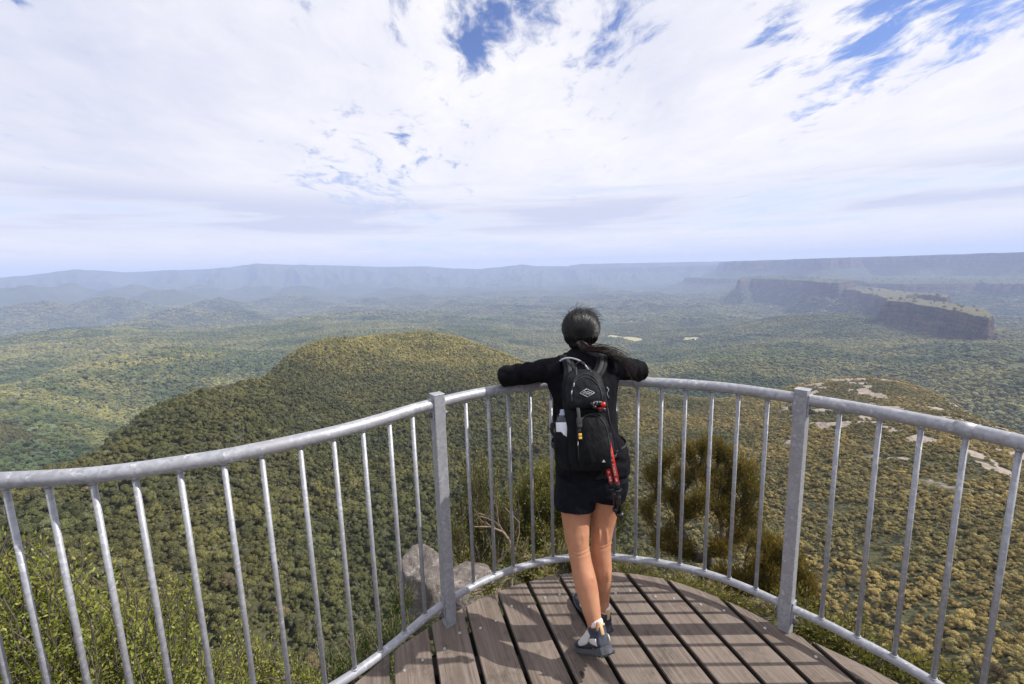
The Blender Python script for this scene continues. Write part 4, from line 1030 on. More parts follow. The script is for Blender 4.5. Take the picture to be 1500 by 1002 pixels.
for sh, el, wr, sg in ((SHL, ELL, WRL, -1), (SHR, ELR, WRR, 1)):
    S0 = Vector(sh); E0 = Vector(el); W0 = Vector(wr)
    limb(bm, [(*(S0-(E0-S0)*.15), .04, .04), (*S0, .043, .043), (*((S0+E0)/2), .038, .038), (*E0, .033, .033), (*(E0*.6+W0*.4), .034, .032), (*W0, .024, .019)], (0, 0, 1), 16)
# hands laid over each other on the rail: palm block, four fingers and thumb each
def hand(bm, wrist, d, up, sg, curl):
    w = Vector(wrist); d = Vector(d).normalized(); up = (Vector(up)-d*Vector(up).dot(d)).normalized(); s = d.cross(up)*sg
    pc = w+d*.045
    limb(bm, [(*w, .024, .019), (*(w+d*.02), .030, .016), (*(w+d*.055), .038, .014), (*(w+d*.082), .037, .012)], tuple(s), 16)
    for i, (off, L, r) in enumerate(((-.029, .068, .0078), (-.010, .078, .0084), (.010, .072, .0080), (.028, .056, .0070))):
        p = w+d*.078+s*off; a = 0.; pts = [p-d*.012, p]
        dd = (d+s*off*1.6).normalized()
        for k, f in enumerate((.42, .32, .26)):
            a += curl[k]; q = dd*math.cos(a)-up*math.sin(a); p = p+q*L*f; pts.append(p)
        tube(bm, pts, [r*1.1, r*1.08, r, r*.92, r*.72], 10)
    # thumb from the side of the palm near its base
    p = w+d*.022-s*.026; q1 = (d*.62-s*.70-up*.2).normalized(); q2 = (d*.85-s*.40-up*.3).normalized(); q3 = (d*.95-s*.1-up*.35).normalized()
    tube(bm, [p+s*.012, p, p+q1*.032, p+q1*.032+q2*.028, p+q1*.032+q2*.028+q3*.022], [.012, .0125, .0105, .0092, .0068], 10)
hand(bm, WRL, (.90, .10, .02), (0, .12, 1), -1, (.35, .55, .4))
hand(bm, (WRR[0], WRR[1]-.004, WRR[2]+.022), (-.92, -.08, .03), (0, .12, 1), 1, (.25, .45, .35))
# legs
limb(bm, [(*HIPL, .070, .08), (.265, 1.875, .70, .072, .080), (.258, 1.850, .60, .064, .069), (.258, 1.815, .51, .053, .056), (*KNL, .047, .050), (.270, 1.778, .41, .046, .050), (.282, 1.738, .345, .048, .053), (.298, 1.706, .26, .040, .043), (.311, 1.680, .19, .029, .032), (*ANL, .028, .033), (.318, 1.668, .11, .026, .034)], (1, 0, 0), 24)
limb(bm, [(*HIPR, .070, .08), (.402, 1.900, .70, .072, .080), (.392, 1.895, .60, .065, .070), (.380, 1.880, .51, .051, .055), (*KNR, .046, .049), (.370, 1.858, .40, .045, .050), (.373, 1.856, .32, .046, .052), (.379, 1.864, .23, .038, .042), (.385, 1.876, .15, .028, .031), (*ANR, .028, .032), (.386, 1.885, .05, .026, .033)], (1, 0, 0), 24)
for c, s in (((.272, 1.722, .352), (.019, .022, .055)), ((.302, 1.718, .345), (.018, .021, .050)), ((.358, 1.824, .335), (.019, .020, .055)), ((.388, 1.824, .325), (.018, .020, .050)), ((.246, 1.772, .500), (.008, .010, .05)), ((.276, 1.772, .500), (.008, .010, .05)), ((.358, 1.828, .485), (.008, .010, .05)), ((.388, 1.828, .485), (.008, .010, .05)), ((.313, 1.640, .200), (.007, .008, .05)), ((.386, 1.850, .140), (.007, .008, .05)), ((.262, 1.838, .463), (.026, .016, .030)), ((.372, 1.902, .448), (.026, .016, .030))): ell(bm, c, s)     # kneecaps
def crease(co, n):
    d = 0.
    for cx, cy_, cz_2 in ((.262, 1.80, .478), (.262, 1.80, .463), (.372, 1.865, .462), (.372, 1.865, .447)):
        if abs(co.x-cx) < .05 and co.y < cy_+.01: d -= .0022*max(0, 1-abs(co.z-cz_2-.004*math.sin((co.x-cx)*60))/.0045)
    return d + .0006*mnoise.noise(co*40)
remeshed('body', bm, .0042, SKIN, person, PB, 3, crease)
EYE, _, _ = material('eye', (.75, .72, .68), .2); PUP, _, _ = material('iris', (.02, .012, .01), .15)
for s in (-1, 1):
    b2_ = bmesh.new(); ell(b2_, H(s*.028, .071, .006)-PB, (.0125, .0115, .0115), hr, 16, 10); e_ = build('eye', b2_, EYE, person)
    b2_ = bmesh.new(); ell(b2_, H(s*.028, .0795, .006)-PB, (.0055, .0040, .0055), hr, 12, 8); build('iris', b2_, PUP, e_)

# ---- jacket
def folds(co, n):
    a = .0045*mnoise.noise(Vector((co.x*9, co.y*9, co.z*16))) + .0028*mnoise.noise(co*30)
    arm = max(0, min(1, (abs(co.x-.32)-.14)/.06))*(1 if co.z > 1.05 else 0)
    a += arm*.0048*math.sin(co.x*95+6*mnoise.noise(co*11))*(.4+.6*abs(mnoise.noise(co*8)))
    tz = co.z
    a += .0050*max(0, 1-abs(tz-.90)/.12)*math.sin(tz*110+co.x*25+5*mnoise.noise(co*9))
    return a
bm = bmesh.new()
limb(bm, [(.319, 2.085, 1.280, .058, .058), (.319, 2.075, 1.258, .064, .064), (.320, 2.06, 1.228, .105, .072), (.321, 2.050, 1.192, .162, .086), (.322, 2.035, 1.14, .165, .098), (.325, 2.012, 1.09, .150, .105), (.328, 1.975, .99, .130, .102), (.333, 1.940, .91, .133, .104), (.337, 1.905, .86, .156, .118), (.338, 1.890, .80, .163, .126), (.338, 1.882, .765, .162, .126)], (1, 0, 0), 32)
for sh, el, wr, sg in ((SHL, ELL, WRL, -1), (SHR, ELR, WRR, 1)):
    S0 = Vector(sh); E0 = Vector(el); W0 = Vector(wr); D0 = (E0-S0).normalized()
    limb(bm, [(*(S0-D0*.07), .052, .060), (*(S0-D0*.005), .058, .064), (*(S0+D0*.05), .056, .058), (*((S0+E0)/2), .053, .054), (*(E0-D0*.02), .051, .053), (*(E0+D0*.018+Vector((sg*.006, .0, -.002))), .050, .052), (*(E0*.80+W0*.20+Vector((0, 0, .004))), .049, .049), (*(E0*.45+W0*.55), .042, .041), (*(E0*.12+W0*.88), .034, .033), (*(E0*-.02+W0*1.02), .031, .027)], (0, 0, 1), 24)
ell(bm, (.235, 2.055, 1.214), (.075, .070, .034)); ell(bm, (.405, 2.060, 1.216), (.075, .070, .034))
# hood lying on the back of the neck
limb(bm, [(.250, 2.085, 1.256, .018, .024), (.278, 2.035, 1.250, .024, .028), (.32, 2.010, 1.246, .028, .032), (.362, 2.035, 1.250, .024, .028), (.390, 2.085, 1.256, .018, .024)], (0, 0, 1), 14)
jk = remeshed('jacket', bm, .0050, JACK, person, PB, 3, folds)
# ---- shorts
bm = bmesh.new()
limb(bm, [(.338, 1.885, .80, .148, .112), (.338, 1.885, .74, .155, .118), (.338, 1.885, .69, .150, .112)], (1, 0, 0), 28)
limb(bm, [(.268, 1.885, .76, .090, .108), (.262, 1.880, .70, .092, .104), (.256, 1.868, .67, .090, .098), (.254, 1.858, .64, .090, .097), (.253, 1.854, .622, .089, .096)], (1, 0, 0), 26)
limb(bm, [(.406, 1.893, .76, .090, .108), (.408, 1.897, .71, .088, .100), (.404, 1.897, .672, .084, .094), (.402, 1.896, .648, .083, .093)], (1, 0, 0), 26)
remeshed('shorts', bm, .0045, SHORT, person, PB, 2, lambda co, n: .004*mnoise.noise(Vector((co.x*22, co.y*22, co.z*9)))+.002*mnoise.noise(co*45))
bm = bmesh.new(); tube(bm, [Vector(p)-PB for p in ((.169, 1.84, .650), (.188, 1.79, .645), (.255, 1.757, .643), (.32, 1.79, .645), (.338, 1.84, .650))], .0012, 6); build('hem_seam', bm, SHORT, person)

# ---- hair
bm = bmesh.new()
ell(bm, H(0, -.012, .022), (.083, .094, .083), hr, 28, 18); ell(bm, H(0, -.048, -.012), (.070, .056, .070), hr, 24, 14); ell(bm, H(0, -.050, -.048), (.054, .044, .050), hr, 20, 12); ell(bm, H(0, -.045, -.082), (.034, .030, .034), hr, 20, 12); ell(bm, H(.040, -.02, -.018), (.038, .05, .046), hr); ell(bm, H(-.040, -.02, -.018), (.038, .05, .046), hr)
ell(bm, H(.040, .035, .045), (.042, .040, .045), hr); ell(bm, H(-.040, .035, .045), (.042, .040, .045), hr)
def hairdisp(co, n):
    a = math.atan2(co.x-HC.x, -(co.y-HC.y))
    return .0022*math.sin(a*34+4*mnoise.noise(co*18))+.003*mnoise.noise(co*24)
hair = remeshed('hair', bm, .004, HAIRM, person, PB, 2, hairdisp)
TIE = H(-.004, -.103, -.052)
gh = random.Random(17)
bm = bmesh.new()      # strands combed over the head towards the tie
for i in range(520):
    a = gh.uniform(-2.5, 2.5); el_ = gh.uniform(-.1, 1.45)
    st = Vector((math.sin(a)*math.cos(el_), -math.cos(a)*math.cos(el_), math.sin(el_))); en = Vector((gh.uniform(-.10, .10), -1, -.62+gh.uniform(-.08, .08))).normalized()
    pts = []; lift = gh.uniform(1.0, 1.035)
    for k in range(9):
        u = k/8; d = st.lerp(en, u)
        if d.length < .1: d += Vector((0, 0, .5))
        d.normalize(); wv_ = .0025*math.sin(u*7+i*1.7)*math.sin(PI*u); q = HC+hr@Vector((d.x*.0865*lift+wv_, -.016+d.y*.1005*lift, .016+d.z*.089*lift))
        if d.z < -.2: q += hr@Vector((0, .008*(-d.z), 0))
        pts.append(q-PB)
    tube(bm, pts, [.0004]+[.0009]*7+[.0006], 4, False)
for i in range(95):     # flyaways
    a = gh.uniform(-2.2, 2.2); el_ = gh.uniform(.3, 1.4); d = Vector((math.sin(a)*math.cos(el_), -math.cos(a)*math.cos(el_), math.sin(el_)))
    p = HC+hr@Vector((d.x*.084, -.014+d.y*.098, .018+d.z*.085)); v = (hr@d+Vector((gh.uniform(-.3, 1.0), gh.uniform(-.5, .5), gh.uniform(-.4, .3)))).normalized(); pts = [p-PB]
    for k in range(4): v = (v+Vector((.25, 0, -.22))+Vector((gh.gauss(0, .2), gh.gauss(0, .2), gh.gauss(0, .2)))).normalized(); p = p+v*gh.uniform(.005, .014); pts.append(p-PB)
    tube(bm, pts, [.0009, .0008, .0007, .0005, .0003], 3, False)
HAIRS, _, _ = material('hair_strands', (.004, .0035, .0035), .40, spec=.55); build('strands', bm, HAIRS, hair)
# ponytail blown to the right over the shoulder
bm = bmesh.new(); PT = [TIE, TIE+Vector((.010, -.012, -.022)), Vector(at_y(862, 511, 2.0)), Vector(at_y(884, 512, 1.985)), Vector(at_y(903, 518, 2.0)), Vector(at_y(920, 531, 2.01)), Vector(at_y(931, 549, 2.02)), Vector(at_y(937, 566, 2.03))]
for i in range(95):
    jit = Vector((gh.gauss(0, 1), gh.gauss(0, 1), gh.gauss(0, 1))); L = gh.uniform(.55, 1.); pts = []; n = len(PT)-1; sgn = gh.gauss(0, 1)
    for k in range(11):
        u = k/10*L*n; j = min(int(u), n-1); f = u-j; p = PT[j].lerp(PT[j+1], f); w_ = .005+.009*(u/n)**.6+.016*(u/n)**2
        q = p+jit*w_*.55+Vector((0, 0, 1))*sgn*w_*.9*(u/n)+Vector((gh.gauss(0, 1), gh.gauss(0, 1), gh.gauss(0, 1)))*.0012; pts.append(q-PB)
    tube(bm, pts, [.0011]*6+[.0009, .0007, .0006, .0004, .0003], 4, False)
for i in range(34):
    jit = Vector((gh.gauss(0, 1), gh.gauss(0, 1), gh.gauss(0, 1))); pts = []
    for k in range(5): p = PT[0].lerp(PT[2], k/4); pts.append(p+jit*.007*math.sin(PI*(k+1)/6)-PB)
    tube(bm, pts, .0024, 5, False)
build('ponytail', bm, HAIRB, person)
bm = bmesh.new(); bmesh.ops.create_uvsphere(bm, u_segments=14, v_segments=8, radius=.011, matrix=Matrix.Translation(TIE-PB) @ Matrix.Diagonal((1, .8, .8, 1))); build('hair_tie', bm, clothmat('hair_tie_cloth', (.05, .05, .05), (.09, .09, .09)), hair)

# ---- shoes (local: heel at origin, toe along +Y, sole at z = 0)
def shoe(M, mirror=1):
    UP = clothmat('grey_shoe_mesh', (.035, .040, .055), (.075, .080, .10), .3, .7, 500); PALE, _, _ = material('pale_shoe_panel', (.55, .53, .50), .6); TAN, _, _ = material('tan_heel_tab', (.50, .34, .17), .6)
    SOLE = varied('grey_rubber', (.045, .048, .06), (.085, .088, .10), .8, 60); LUG, _, _ = material('dark_rubber', (.025, .025, .027), .7); SOCK = varied('white_sock', (.72, .68, .68), (.62, .57, .58), .9, 120)
    Mi = Matrix.Translation(-PB) @ M
    def fin(bm): bmesh.ops.transform(bm, matrix=Mi, verts=bm.verts); return bm
    bm = bmesh.new()
    limb(bm, [(0, .002, .050, .024, .026), (0, .02, .052, .032, .036), (0, .06, .052, .034, .038), (0, .10, .046, .037, .032), (0, .15, .040, .044, .024), (0, .19, .036, .046, .020), (0, .225, .032, .038, .016), (0, .245, .030, .020, .012)], (1, 0, 0), 22)
    limb(bm, [(0, .045, .045, .036, .044), (0, .038, .075, .033, .043), (0, .034, .098, .034, .044), (0, .032, .108, .032, .042)], (1, 0, 0), 22)
    bmesh.ops.transform(bm, matrix=M, verts=bm.verts); sh = remeshed('shoe', bm, .0035, UP, person, PB, 2)
    bm = bmesh.new()
    out = [(-.026, .0), (-.034, .03), (-.034, .08), (-.040, .14), (-.046, .19), (-.038, .235), (-.015, .258), (.012, .258), (.034, .238), (.044, .19), (.038, .14), (.032, .08), (.034, .03), (.024, -.002), (0, -.008)]
    out = [(p[0], p[1]) for p in catmull(out+[out[0]], 3)][:-1]
    lo = [bm.verts.new((x, y, .006)) for x, y in out]; hi = [bm.verts.new((x*1.02, y, .024+.010*max(0, 1-y/.06)+.006*max(0, (y-.2)/.05))) for x, y in out]
    for i in range(len(out)): j = (i+1) % len(out); bm.faces.new((lo[i], lo[j], hi[j], hi[i]))
    bm.faces.new(lo[::-1]); bm.faces.new(hi); bmesh.ops.recalc_face_normals(bm, faces=bm.faces); build('sole', fin(bm), SOLE, sh, False)
    bm = bmesh.new()
    for j in range(11):
        y = .004+j*.024
        for x in (-.026, -.009, .009, .026):
            if j == 10 and abs(x) > .02: continue
            box(bm, (.012, .013, .011), Matrix.Translation((x*(1 if y < .1 else 1.2), y, .0045)) @ Matrix.Rotation(.4 if x > 0 else -.4, 4, 'Z'), .001, 1)
    build('tread', fin(bm), LUG, sh, False)
    bm = bmesh.new(); limb(bm, [(0, .036, .085, .029, .036), (0, .034, .112, .030, .037), (0, .034, .120, .031, .037), (0, .034, .126, .028, .034)], (1, 0, 0), 20); build('sock', fin(bm), SOCK, sh)
    bm = bmesh.new()
    for s in (-1, 1):
        limb(bm, [(s*.030, .062, .085, .004, .014), (s*.036, .090, .064, .004, .018), (s*.042, .130, .050, .004, .014), (s*.045, .160, .042, .003, .008)], (1, 0, 0), 10)
        limb(bm, [(s*.030, .012, .052, .004, .014), (s*.0345, .035, .055, .004, .012), (s*.0355, .060, .056, .003, .008)], (1, 0, 0), 10)
    limb(bm, [(0, .118, .072, .018, .005), (0, .092, .088, .019, .006), (0, .074, .112, .018, .006)], (1, 0, 0), 10); build('side_panel', fin(bm), PALE, sh)
    bm = bmesh.new(); limb(bm, [(0, -.004, .072, .008, .003), (0, -.008, .095, .008, .003), (0, -.003, .118, .007, .003)], (1, 0, 0), 10)
    limb(bm, [(-.027, .022, .104, .003, .006), (-.014, .001, .104, .003, .007), (.014, .001, .104, .003, .007), (.027, .022, .104, .003, .006)], (0, 0, 1), 10); build('heel_tab', fin(bm), TAN, sh)
    bm = bmesh.new()
    for j in range(5):
        y = .088+j*.017; z = .090-j*.009; tube(bm, [(-.022, y, z), (0, y+.003, z+.006), (.022, y, z)], .0022, 6)
    build('laces', fin(bm), PALE, sh)
    return sh
def shoeM(ankle, yaw, pitch_):
    R = Matrix.Rotation(R_(yaw), 4, 'Z') @ Matrix.Rotation(R_(-pitch_), 4, 'X')
    return Matrix.Translation(Vector(ankle)) @ R @ Matrix.Translation((0, -.036, -.090))
M1 = shoeM((.318, 1.668, .184), 22, 36); shoe(M1)
M2 = shoeM((.386, 1.884, .092), 24, 0); shoe(M2)
for nm, M in (('near', M1), ('far', M2)): print(nm, 'toe', (M @ Vector((0, .25, 0)))[:], 'heel', (M @ Vector((0, 0, 0)))[:], 'ball', (M @ Vector((0, .18, 0)))[:])

# ------------------------------------------------------------------ backpack
KB = Vector((.325, 1.85, 1.0))
PACK = clothmat('black_pack_nylon', (.006, .0063, .0075), (.011, .0115, .0135), .5, .6); PACK2 = clothmat('charcoal_pack_panel', (.010, .011, .0135), (.019, .020, .0235), .4, .55)
WEB, _, _ = material('black_webbing', (.018, .018, .020), .7); GREY, _, _ = material('grey_print', (.42, .42, .44), .6); YEL, _, _ = material('yellow_tag', (.62, .38, .05), .6); WHT, _, _ = material('white_plastic', (.42, .42, .45), .4)
pack = empty('backpack', tuple(KB)); tag(pack, "black hiking backpack with grey diamond logo worn on the woman's back", 'backpack')
# pack frame: origin at pack centre, z' along the back, y' towards the wearer
lean = math.atan2(.20, .46); MP = Matrix.Translation((.290, 1.800, 1.030)) @ Matrix.Rotation(-lean, 4, 'X')
MPK = Matrix.Translation(-KB) @ MP
def pin(px, py, off=0.):
    """point of the pack's outer face seen at a pixel, in pack coordinates"""
    d = Vector(ray(px, py)); o = Vector((0, 0, CAMZ)); Mi = MP.inverted(); oo = Mi @ o; dd = (Mi.to_3x3() @ d); t_ = (-.075-off-oo.y)/dd.y; return oo+dd*t_
for q in ((860, 527), (860, 690), (828, 640), (893, 640), (859, 576), (847, 596)): print('pack', q, [round(v, 3) for v in pin(*q)])
def slab(bm, secs, n=28, sm=4, pw=.55):
    """superellipse sections (z, cx, cy, rx, ry) stacked along z in pack coordinates"""
    S_ = crom([tuple(map(float, s)) for s in secs], sm); rings = []
    for z, cx, cy_, rx, ry in S_:
        ring = []
        for k in range(n):
            a = 2*PI*k/n; c = math.cos(a); s = math.sin(a); ring.append(bm.verts.new((cx+rx*math.copysign(abs(c)**pw, c), cy_+ry*math.copysign(abs(s)**pw, s), z)))
        rings.append(ring)
    for a, b_ in zip(rings, rings[1:]):
        for k in range(n): bm.faces.new((a[k], a[(k+1) % n], b_[(k+1) % n], b_[k]))
    bm.faces.new(rings[0][::-1]); bm.faces.new(rings[-1])
def pk(name, bm, mat, vox=.0045, parent=None, disp=None, sm=2):
    bmesh.ops.transform(bm, matrix=MP, verts=bm.verts); return remeshed(name, bm, vox, mat, parent or pack, KB, sm, disp)
def pkb(name, bm, mat, parent=None, smooth=True):
    bmesh.ops.transform(bm, matrix=MPK, verts=bm.verts); return build(name, bm, mat, parent or pack, smooth)
wr_ = lambda co, n: .0028*mnoise.noise(co*22)+.0016*mnoise.noise(co*50)
bm = bmesh.new(); slab(bm, [(-.192, 0, .0, .060, .045), (-.185, 0, .0, .080, .058), (-.12, 0, .0, .086, .066), (0, 0, .0, .084, .064), (.12, 0, .002, .086, .058), (.175, 0, .010, .080, .048), (.205, 0, .016, .064, .036), (.222, 0, .02, .032, .018)]); pk('main_bag', bm, PACK, disp=wr_)
bm = bmesh.new(); slab(bm, [(.045, .002, -.040, .058, .026), (.055, .004, -.050, .078, .038), (.10, .004, -.052, .082, .044), (.15, .004, -.044, .077, .044), (.188, .004, -.030, .065, .038), (.210, .004, -.014, .044, .026), (.220, .002, 0, .020, .012)], pw=.7); top_p = pk('top_pocket', bm, PACK2, disp=wr_)
bm = bmesh.new(); slab(bm, [(-.188, .018, -.048, .052, .024), (-.178, .018, -.062, .064, .034), (-.12, .018, -.070, .067, .042), (-.03, .018, -.066, .066, .040), (.01, .018, -.058, .058, .034), (.032, .016, -.048, .036, .022), (.038, .016, -.044, .018, .012)], pw=.7); front_p = pk('front_pocket', bm, PACK, disp=wr_)
bm = bmesh.new(); slab(bm, [(-.190, -.078, .004, .022, .030), (-.18, -.088, .004, .034, .040), (-.10, -.092, .004, .038, .042), (-.046, -.090, .004, .037, .041), (-.036, -.090, .004, .035, .039)], pw=.8); pk('side_pocket', bm, PACK, disp=wr_)
bm = bmesh.new(); slab(bm, [(-.185, .080, .01, .018, .028), (-.14, .088, .01, .024, .034), (-.06, .088, .01, .022, .032), (-.045, .086, .01, .020, .030)], pw=.8); pk('side_pocket', bm, PACK2, disp=wr_)
def face_y(x, z):      # outer surface depth at a pack-local place, found by ray
    return None
def surf(o, x, z, off=.0015):
    """lay a pack-local (x, z) on the outer surface of part o"""
    Mi = MPK.inverted(); a = MPK @ Vector((x, -.4, z)); d = (MPK.to_3x3() @ Vector((0, 1, 0))).normalized(); ok, p, n, _ = o.ray_cast(a, d)
    q = Mi @ p if ok else Vector((x, -.06, z)); return Vector((x, q.y-off, z))
# zips
for o, pts in ((front_p, [(-.045, -.15), (-.044, -.08), (-.040, -.03), (-.022, .008), (.012, .024), (.046, .010), (.068, -.03), (.074, -.08), (.075, -.14)]),
               (top_p, [(-.058, .075), (-.056, .12), (-.040, .165), (-.010, .188), (.020, .186), (.046, .160), (.060, .115), (.062, .075)]),
               (top_p, [(-.062, .100), (-.045, .150), (-.015, .172), (.02, .170), (.05, .140), (.064, .10)])):
    bm = bmesh.new(); c = crom([tuple(p) for p in pts], 6); tube(bm, [surf(o, *p) for p in c], .0022, 6); pkb('zip', bm, WEB, o)
    bm = bmesh.new(); e0 = surf(o, *pts[1], .004); tube(bm, [e0, e0+Vector((-.003, -.003, -.016))], .0018, 6); pkb('zip_pull', bm, GREY, o)
# diamond logo with a peak inside
bm = bmesh.new(); lc = (.003, .108); DW, DH = .029, .0165
def seg(a, b_, r=.0011): tube(bm, [surf(top_p, lc[0]+a[0]*DW, lc[1]+a[1]*DH, .0012), surf(top_p, lc[0]+(a[0]+b_[0])/2*DW, lc[1]+(a[1]+b_[1])/2*DH, .0014), surf(top_p, lc[0]+b_[0]*DW, lc[1]+b_[1]*DH, .0012)], r, 5)
for a, b_ in (((0, 1), (1, 0)), ((1, 0), (0, -1)), ((0, -1), (-1, 0)), ((-1, 0), (0, 1))): seg(a, b_, .00125)
for a, b_ in (((-.62, -.02), (-.2, .30)), ((-.2, .30), (-.05, .12)), ((-.05, .12), (.15, .46)), ((.15, .46), (.35, .15)), ((.35, .15), (.62, -.02)), ((-.62, -.06), (.62, -.06)), ((-.35, -.30), (.35, -.30))): seg(a, b_, .0010)
pkb('logo', bm, GREY, top_p)
bm = bmesh.new(); q = [surf(front_p, x, z, .002) for x, z in ((.040, -.160), (.054, -.160), (.047, -.150))]; bm.faces.new([bm.verts.new(p) for p in q]); r = bmesh.ops.extrude_face_region(bm, geom=bm.faces[:]); 
for g_ in r['geom']:
    if isinstance(g_, bmesh.types.BMVert): g_.co.y += .0015
pkb('badge', bm, GREY, front_p, False)
# compression webbing with buckle and yellow pull
def band(bm, pts, w, th=.0022, side=(1, 0, 0)): limb(bm, [(*p, w/2, th/2) for p in pts], side, 10, 3)
bm = bmesh.new(); xs = -.036; band(bm, [(xs, -.070, .062), (xs, -.088, .045), (xs, -.096, .02), (xs, -.099, -.02), (xs, -.099, -.045)], .014); pkb('webbing', bm, WEB)
bm = bmesh.new(); box(bm, (.022, .009, .028), Matrix.Translation((xs, -.101, -.004)), .002); box(bm, (.019, .012, .012), Matrix.Translation((xs, -.103, -.022)), .002); pkb('buckle', bm, WEB)
bm = bmesh.new()
for z in (-.054, -.0665): box(bm, (.0125, .004, .0095), Matrix.Translation((xs, -.1015, z)), .0008)
pkb('yellow_tag', bm, YEL)
for x0 in (-.030, .034):
    bm = bmesh.new(); band(bm, [(x0, -.086, .125), (x0*1.05, -.076, .16), (x0*.95, -.055, .20), (x0*.8, -.02, .228)], .007, .0016); pkb('webbing', bm, WEB)
# shoulder straps: from the top of the bag over the shoulders and down the front
PACKW = MPK
for sg, sx0 in ((-1, -.050), (1, .050)):
    S0 = MP @ Vector((sx0, .045, .175)); pts = [S0, Vector((.318+sg*.068, 1.960, 1.222)), Vector((.322+sg*.080, 2.012, 1.258)), Vector((.322+sg*.088, 2.072, 1.258)), Vector((.322+sg*.094, 2.128, 1.215)), Vector((.322+sg*.105, 2.150, 1.18)), Vector((.325+sg*.125, 2.115, 1.06)), Vector((.328+sg*.140, 2.02, .99)), Vector((.315+sg*.128, 1.93, .96)), MP @ Vector((sg*.075, .05, -.13))]
    bm = bmesh.new(); limb(bm, [(*(p-KB), .026 if i < 6 else .010, .006 if i < 6 else .002) for i, p in enumerate(pts)], (1, 0, 0), 14, 5); st = build('shoulder_strap', bm, PACK2, pack)
    bm = bmesh.new(); limb(bm, [(*(p-KB+Vector((0, -.006, .006))), .009, .0015) for p in pts[:4]], (1, 0, 0), 8, 4); build('webbing', bm, WEB, st)
bm = bmesh.new(); tube(bm, [Vector(p)-KB for p in crom([tuple(at_y(820, 529, 1.99)), tuple(at_y(826, 525.5, 1.985)), tuple(at_y(836, 524.5, 1.975)), tuple(at_y(848, 528, 1.955)), tuple(at_y(856, 534, 1.935)), tuple(at_y(862, 541, 1.905)), tuple(at_y(866, 547, 1.88))], 6)], .0038, 10); pkb_ = build('drinking_tube', bm, WHT, pack)
bm = bmesh.new(); tube(bm, [(-.022, .022, .222), (-.016, .012, .250), (0, .008, .258), (.016, .012, .250), (.022, .022, .222)], .0042, 8); pkb('haul_loop', bm, WEB)
# side adjusters and loose strap ends
for pts, r in (([(889, 567), (892, 571), (889, 576), (892, 583)], .0014), ([(890, 598), (893, 618), (899, 634), (898, 646)], .0022), ([(888, 585), (890, 605), (893, 622)], .0022)):
    bm = bmesh.new(); tube(bm, [Vector(at_y(px, py, 1.775))-KB for px, py in pts], r, 6); build('strap_end', bm, GREY if r < .002 else WEB, pack)
bm = bmesh.new(); Ps = [Vector(at_y(px, py, 1.84))-KB for px, py in ((826, 606), (816, 618), (808, 622), (808, 632), (814, 640), (822, 645))]; limb(bm, [(*p, .006, .002) for p in Ps], (0, 0, 1), 8, 4); o_ = build('strap_end', bm, WEB, pack)
bm = bmesh.new(); box(bm, (.014, .010, .026), Matrix.Translation(Vector(at_y(809, 626, 1.84))-KB), .003); build('buckle', bm, WEB, o_)
bm = bmesh.new(); limb(bm, [(*(MP @ Vector((-.085, .04, -.15))-KB), .014, .003), (.19-KB.x, 1.86-KB.y, .885-KB.z, .014, .003), (.165-KB.x, 1.95-KB.y, .885-KB.z, .014, .003), (.22-KB.x, 2.03-KB.y, .89-KB.z, .014, .003), (.33-KB.x, 2.055-KB.y, .885-KB.z, .012, .003), (.44-KB.x, 2.03-KB.y, .89-KB.z, .014, .003), (.492-KB.x, 1.95-KB.y, .885-KB.z, .014, .003), (.47-KB.x, 1.86-KB.y, .885-KB.z, .014, .003), (*(MP @ Vector((.085, .04, -.15))-KB), .014, .003)], (0, 0, 1), 10, 5); build('hip_belt', bm, WEB, pack)

# bottle in the side pocket
bb = MP @ Vector((-.087, .0, -.10)); bot = empty('water_bottle', tuple(bb)); tag(bot, "white and dark plastic water bottle with grey cap in the backpack's left side pocket", 'bottle')
Rb = Matrix.Rotation(-lean*.8, 4, 'X')
CLEARD, _, _ = material('dark_bottle_plastic', (.03, .035, .05), .25); LAB, _, _ = material('white_label', (.70, .70, .76), .5); CAP, _, _ = material('grey_cap', (.30, .33, .42), .35)
for nm, prof, mt in (('bottle_body', [(-.06, .028), (-.055, .031), (.045, .031), (.095, .031), (.108, .030), (.120, .026), (.130, .018), (.134, .015)], CLEARD), ('label', [(.040, .0318), (.041, .0324), (.101, .0324), (.102, .0318)], LAB), ('cap', [(.128, .0165), (.130, .018), (.136, .018), (.139, .014), (.152, .0125), (.154, .011), (.155, .004)], CAP)):
    bm = bmesh.new(); tube(bm, [Rb @ Vector((0, 0, z)) for z, r in prof], [r for z, r in prof], 22); build(nm, bm, mt, bot)
# little ball-jointed tripod above the front pocket
tc = MP @ Vector((.048, -.092, .058)); tp = empty('mini_tripod', tuple(tc)); tag(tp, 'small black ball-jointed tripod with red ring strapped above the front pocket of the backpack', 'tripod')
RED, _, _ = material('red_anodised', (.55, .03, .02), .3, .3); BLK, _, _ = material('black_plastic', (.012, .012, .013), .3); GRM, _, _ = material('grey_rubber_ring', (.30, .30, .31), .5)
bm = bmesh.new()
for i, (x, z, r) in enumerate(((-.030, .006, .0085), (-.017, .011, .0095), (-.003, .011, .0095), (.010, .008, .009), (.004, -.020, .010), (.016, -.016, .010), (-.020, -.004, .008))): ell(bm, (x, -.002*i, z), (r, r, r), None, 14, 10)
build('joints', bm, BLK, tp)
bm = bmesh.new()
for x, z in ((-.024, .009), (-.010, .012), (.004, .011)): tube(bm, [(x-.0015, -.008, z-.008), (x+.0015, -.010, z+.008)], .0022, 6)
build('joint_ring', bm, GRM, tp)
for a, b_, r in (((.006, -.010, .004), (.022, -.012, .008), .0095), ((-.010, -.010, -.010), (.018, -.014, -.007), .0035)):
    bm = bmesh.new(); tube(bm, [a, b_], r, 14); build('red_ring', bm, RED, tp)
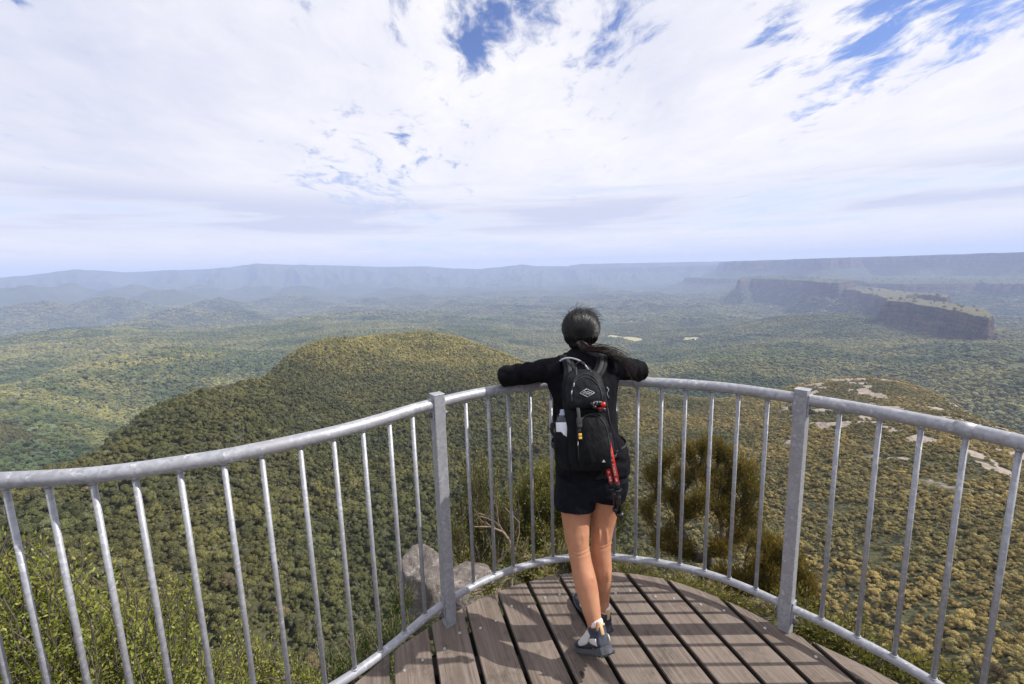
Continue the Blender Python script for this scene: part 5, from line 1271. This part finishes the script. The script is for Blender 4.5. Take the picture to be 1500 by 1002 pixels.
# trekking poles
REDP = varied('red_pole_paint', (.50, .012, .012), (.62, .03, .02), .3, 40, .05); WHP, _, _ = material('white_print', (.78, .74, .74), .5)
for (a, b_, c, Y, r, lab, sd) in (((888, 633), (904, 707), (909, 760), 1.715, .0098, 'right-hand red trekking pole of the pair, higher, strapped to the side of the backpack', 4), ((883, 655), (895, 706), (904, 752), 1.728, .0092, 'left-hand red trekking pole of the pair, tucked nearer the front pocket', 9)):
    A_ = Vector(at_y(*a, Y)); B_ = Vector(at_y(*b_, Y-.01)); C_ = Vector(at_y(*c, Y)); pl_ = empty('trekking_pole', tuple(C_)); tag(pl_, lab, 'trekking pole', 'pair of red trekking poles on the backpack')
    bm = bmesh.new(); tube(bm, [A_-C_, B_-C_], r, 16); build('upper_shaft', bm, REDP, pl_)
    bm = bmesh.new(); tube(bm, [B_-C_, (B_-C_)*.9, (B_-C_)*.88, (B_-C_)*.62, (B_-C_)*.60, (B_-C_)*.56, Vector((0, 0, 0))+(B_-C_)*.2], [r*.95, r*.95, r*.75, r*.75, r*1.1, r*.8, r*.75], 14); build('lower_shaft', bm, BLK, pl_)
    bm = bmesh.new(); d_ = (C_-B_).normalized(); tube(bm, [-d_*.030, -d_*.026, -d_*.014, -d_*.010, Vector((0, 0, 0)), d_*.012], [r*.9, r*1.6, r*1.7, r*1.1, r, r*.5], 14); build('pole_tip', bm, BLK, pl_)
    bm = bmesh.new(); tube(bm, [(B_-C_)*.82, (B_-C_)*.76], r*1.35, 12); box(bm, (.010, .012, .018), Matrix.Translation((B_-C_)*.79+Vector((r, -.004, 0))), .002); build('clamp', bm, BLK, pl_)
    g = random.Random(sd); ax = (A_-B_); L = ax.length; ax.normalize(); vw = (Vector((0, 0, CAMZ))-A_); vw = (vw-ax*vw.dot(ax)).normalized(); sd_v = ax.cross(vw)
    bm = bmesh.new(); u = .012
    while u < L-.02:
        h = g.choice((.006, .008, .010)); base = B_-C_+ax*u+vw*(r+.0002)
        M_ = Matrix(((sd_v.x, vw.x, ax.x, base.x), (sd_v.y, vw.y, ax.y, base.y), (sd_v.z, vw.z, ax.z, base.z), (0, 0, 0, 1)))
        for k in range(2): box(bm, (.0018, .0012, h), M_ @ Matrix.Translation(((k-.5)*.005, 0, 0)))
        if g.random() < .7: box(bm, (.005, .0012, .0018), M_ @ Matrix.Translation((0, .0003, g.uniform(-.4, .4)*h)))
        u += h+g.choice((.003, .003, .012))
    build('lettering', bm, WHP, pl_, False)
# side strap that holds the poles
bm = bmesh.new(); q_ = Vector(at_y(893, 668, 1.725)); limb(bm, [(*(q_+Vector((-.035, .02, .004))-KB), .007, .002), (*(q_+Vector((-.012, -.008, .002))-KB), .007, .002), (*(q_+Vector((.012, -.012, 0))-KB), .007, .002), (*(q_+Vector((.030, .012, 0))-KB), .007, .002), (*(q_+Vector((.02, .05, 0))-KB), .007, .002)], (0, 0, 1), 8, 4); build('pole_loop', bm, WEB, pack)
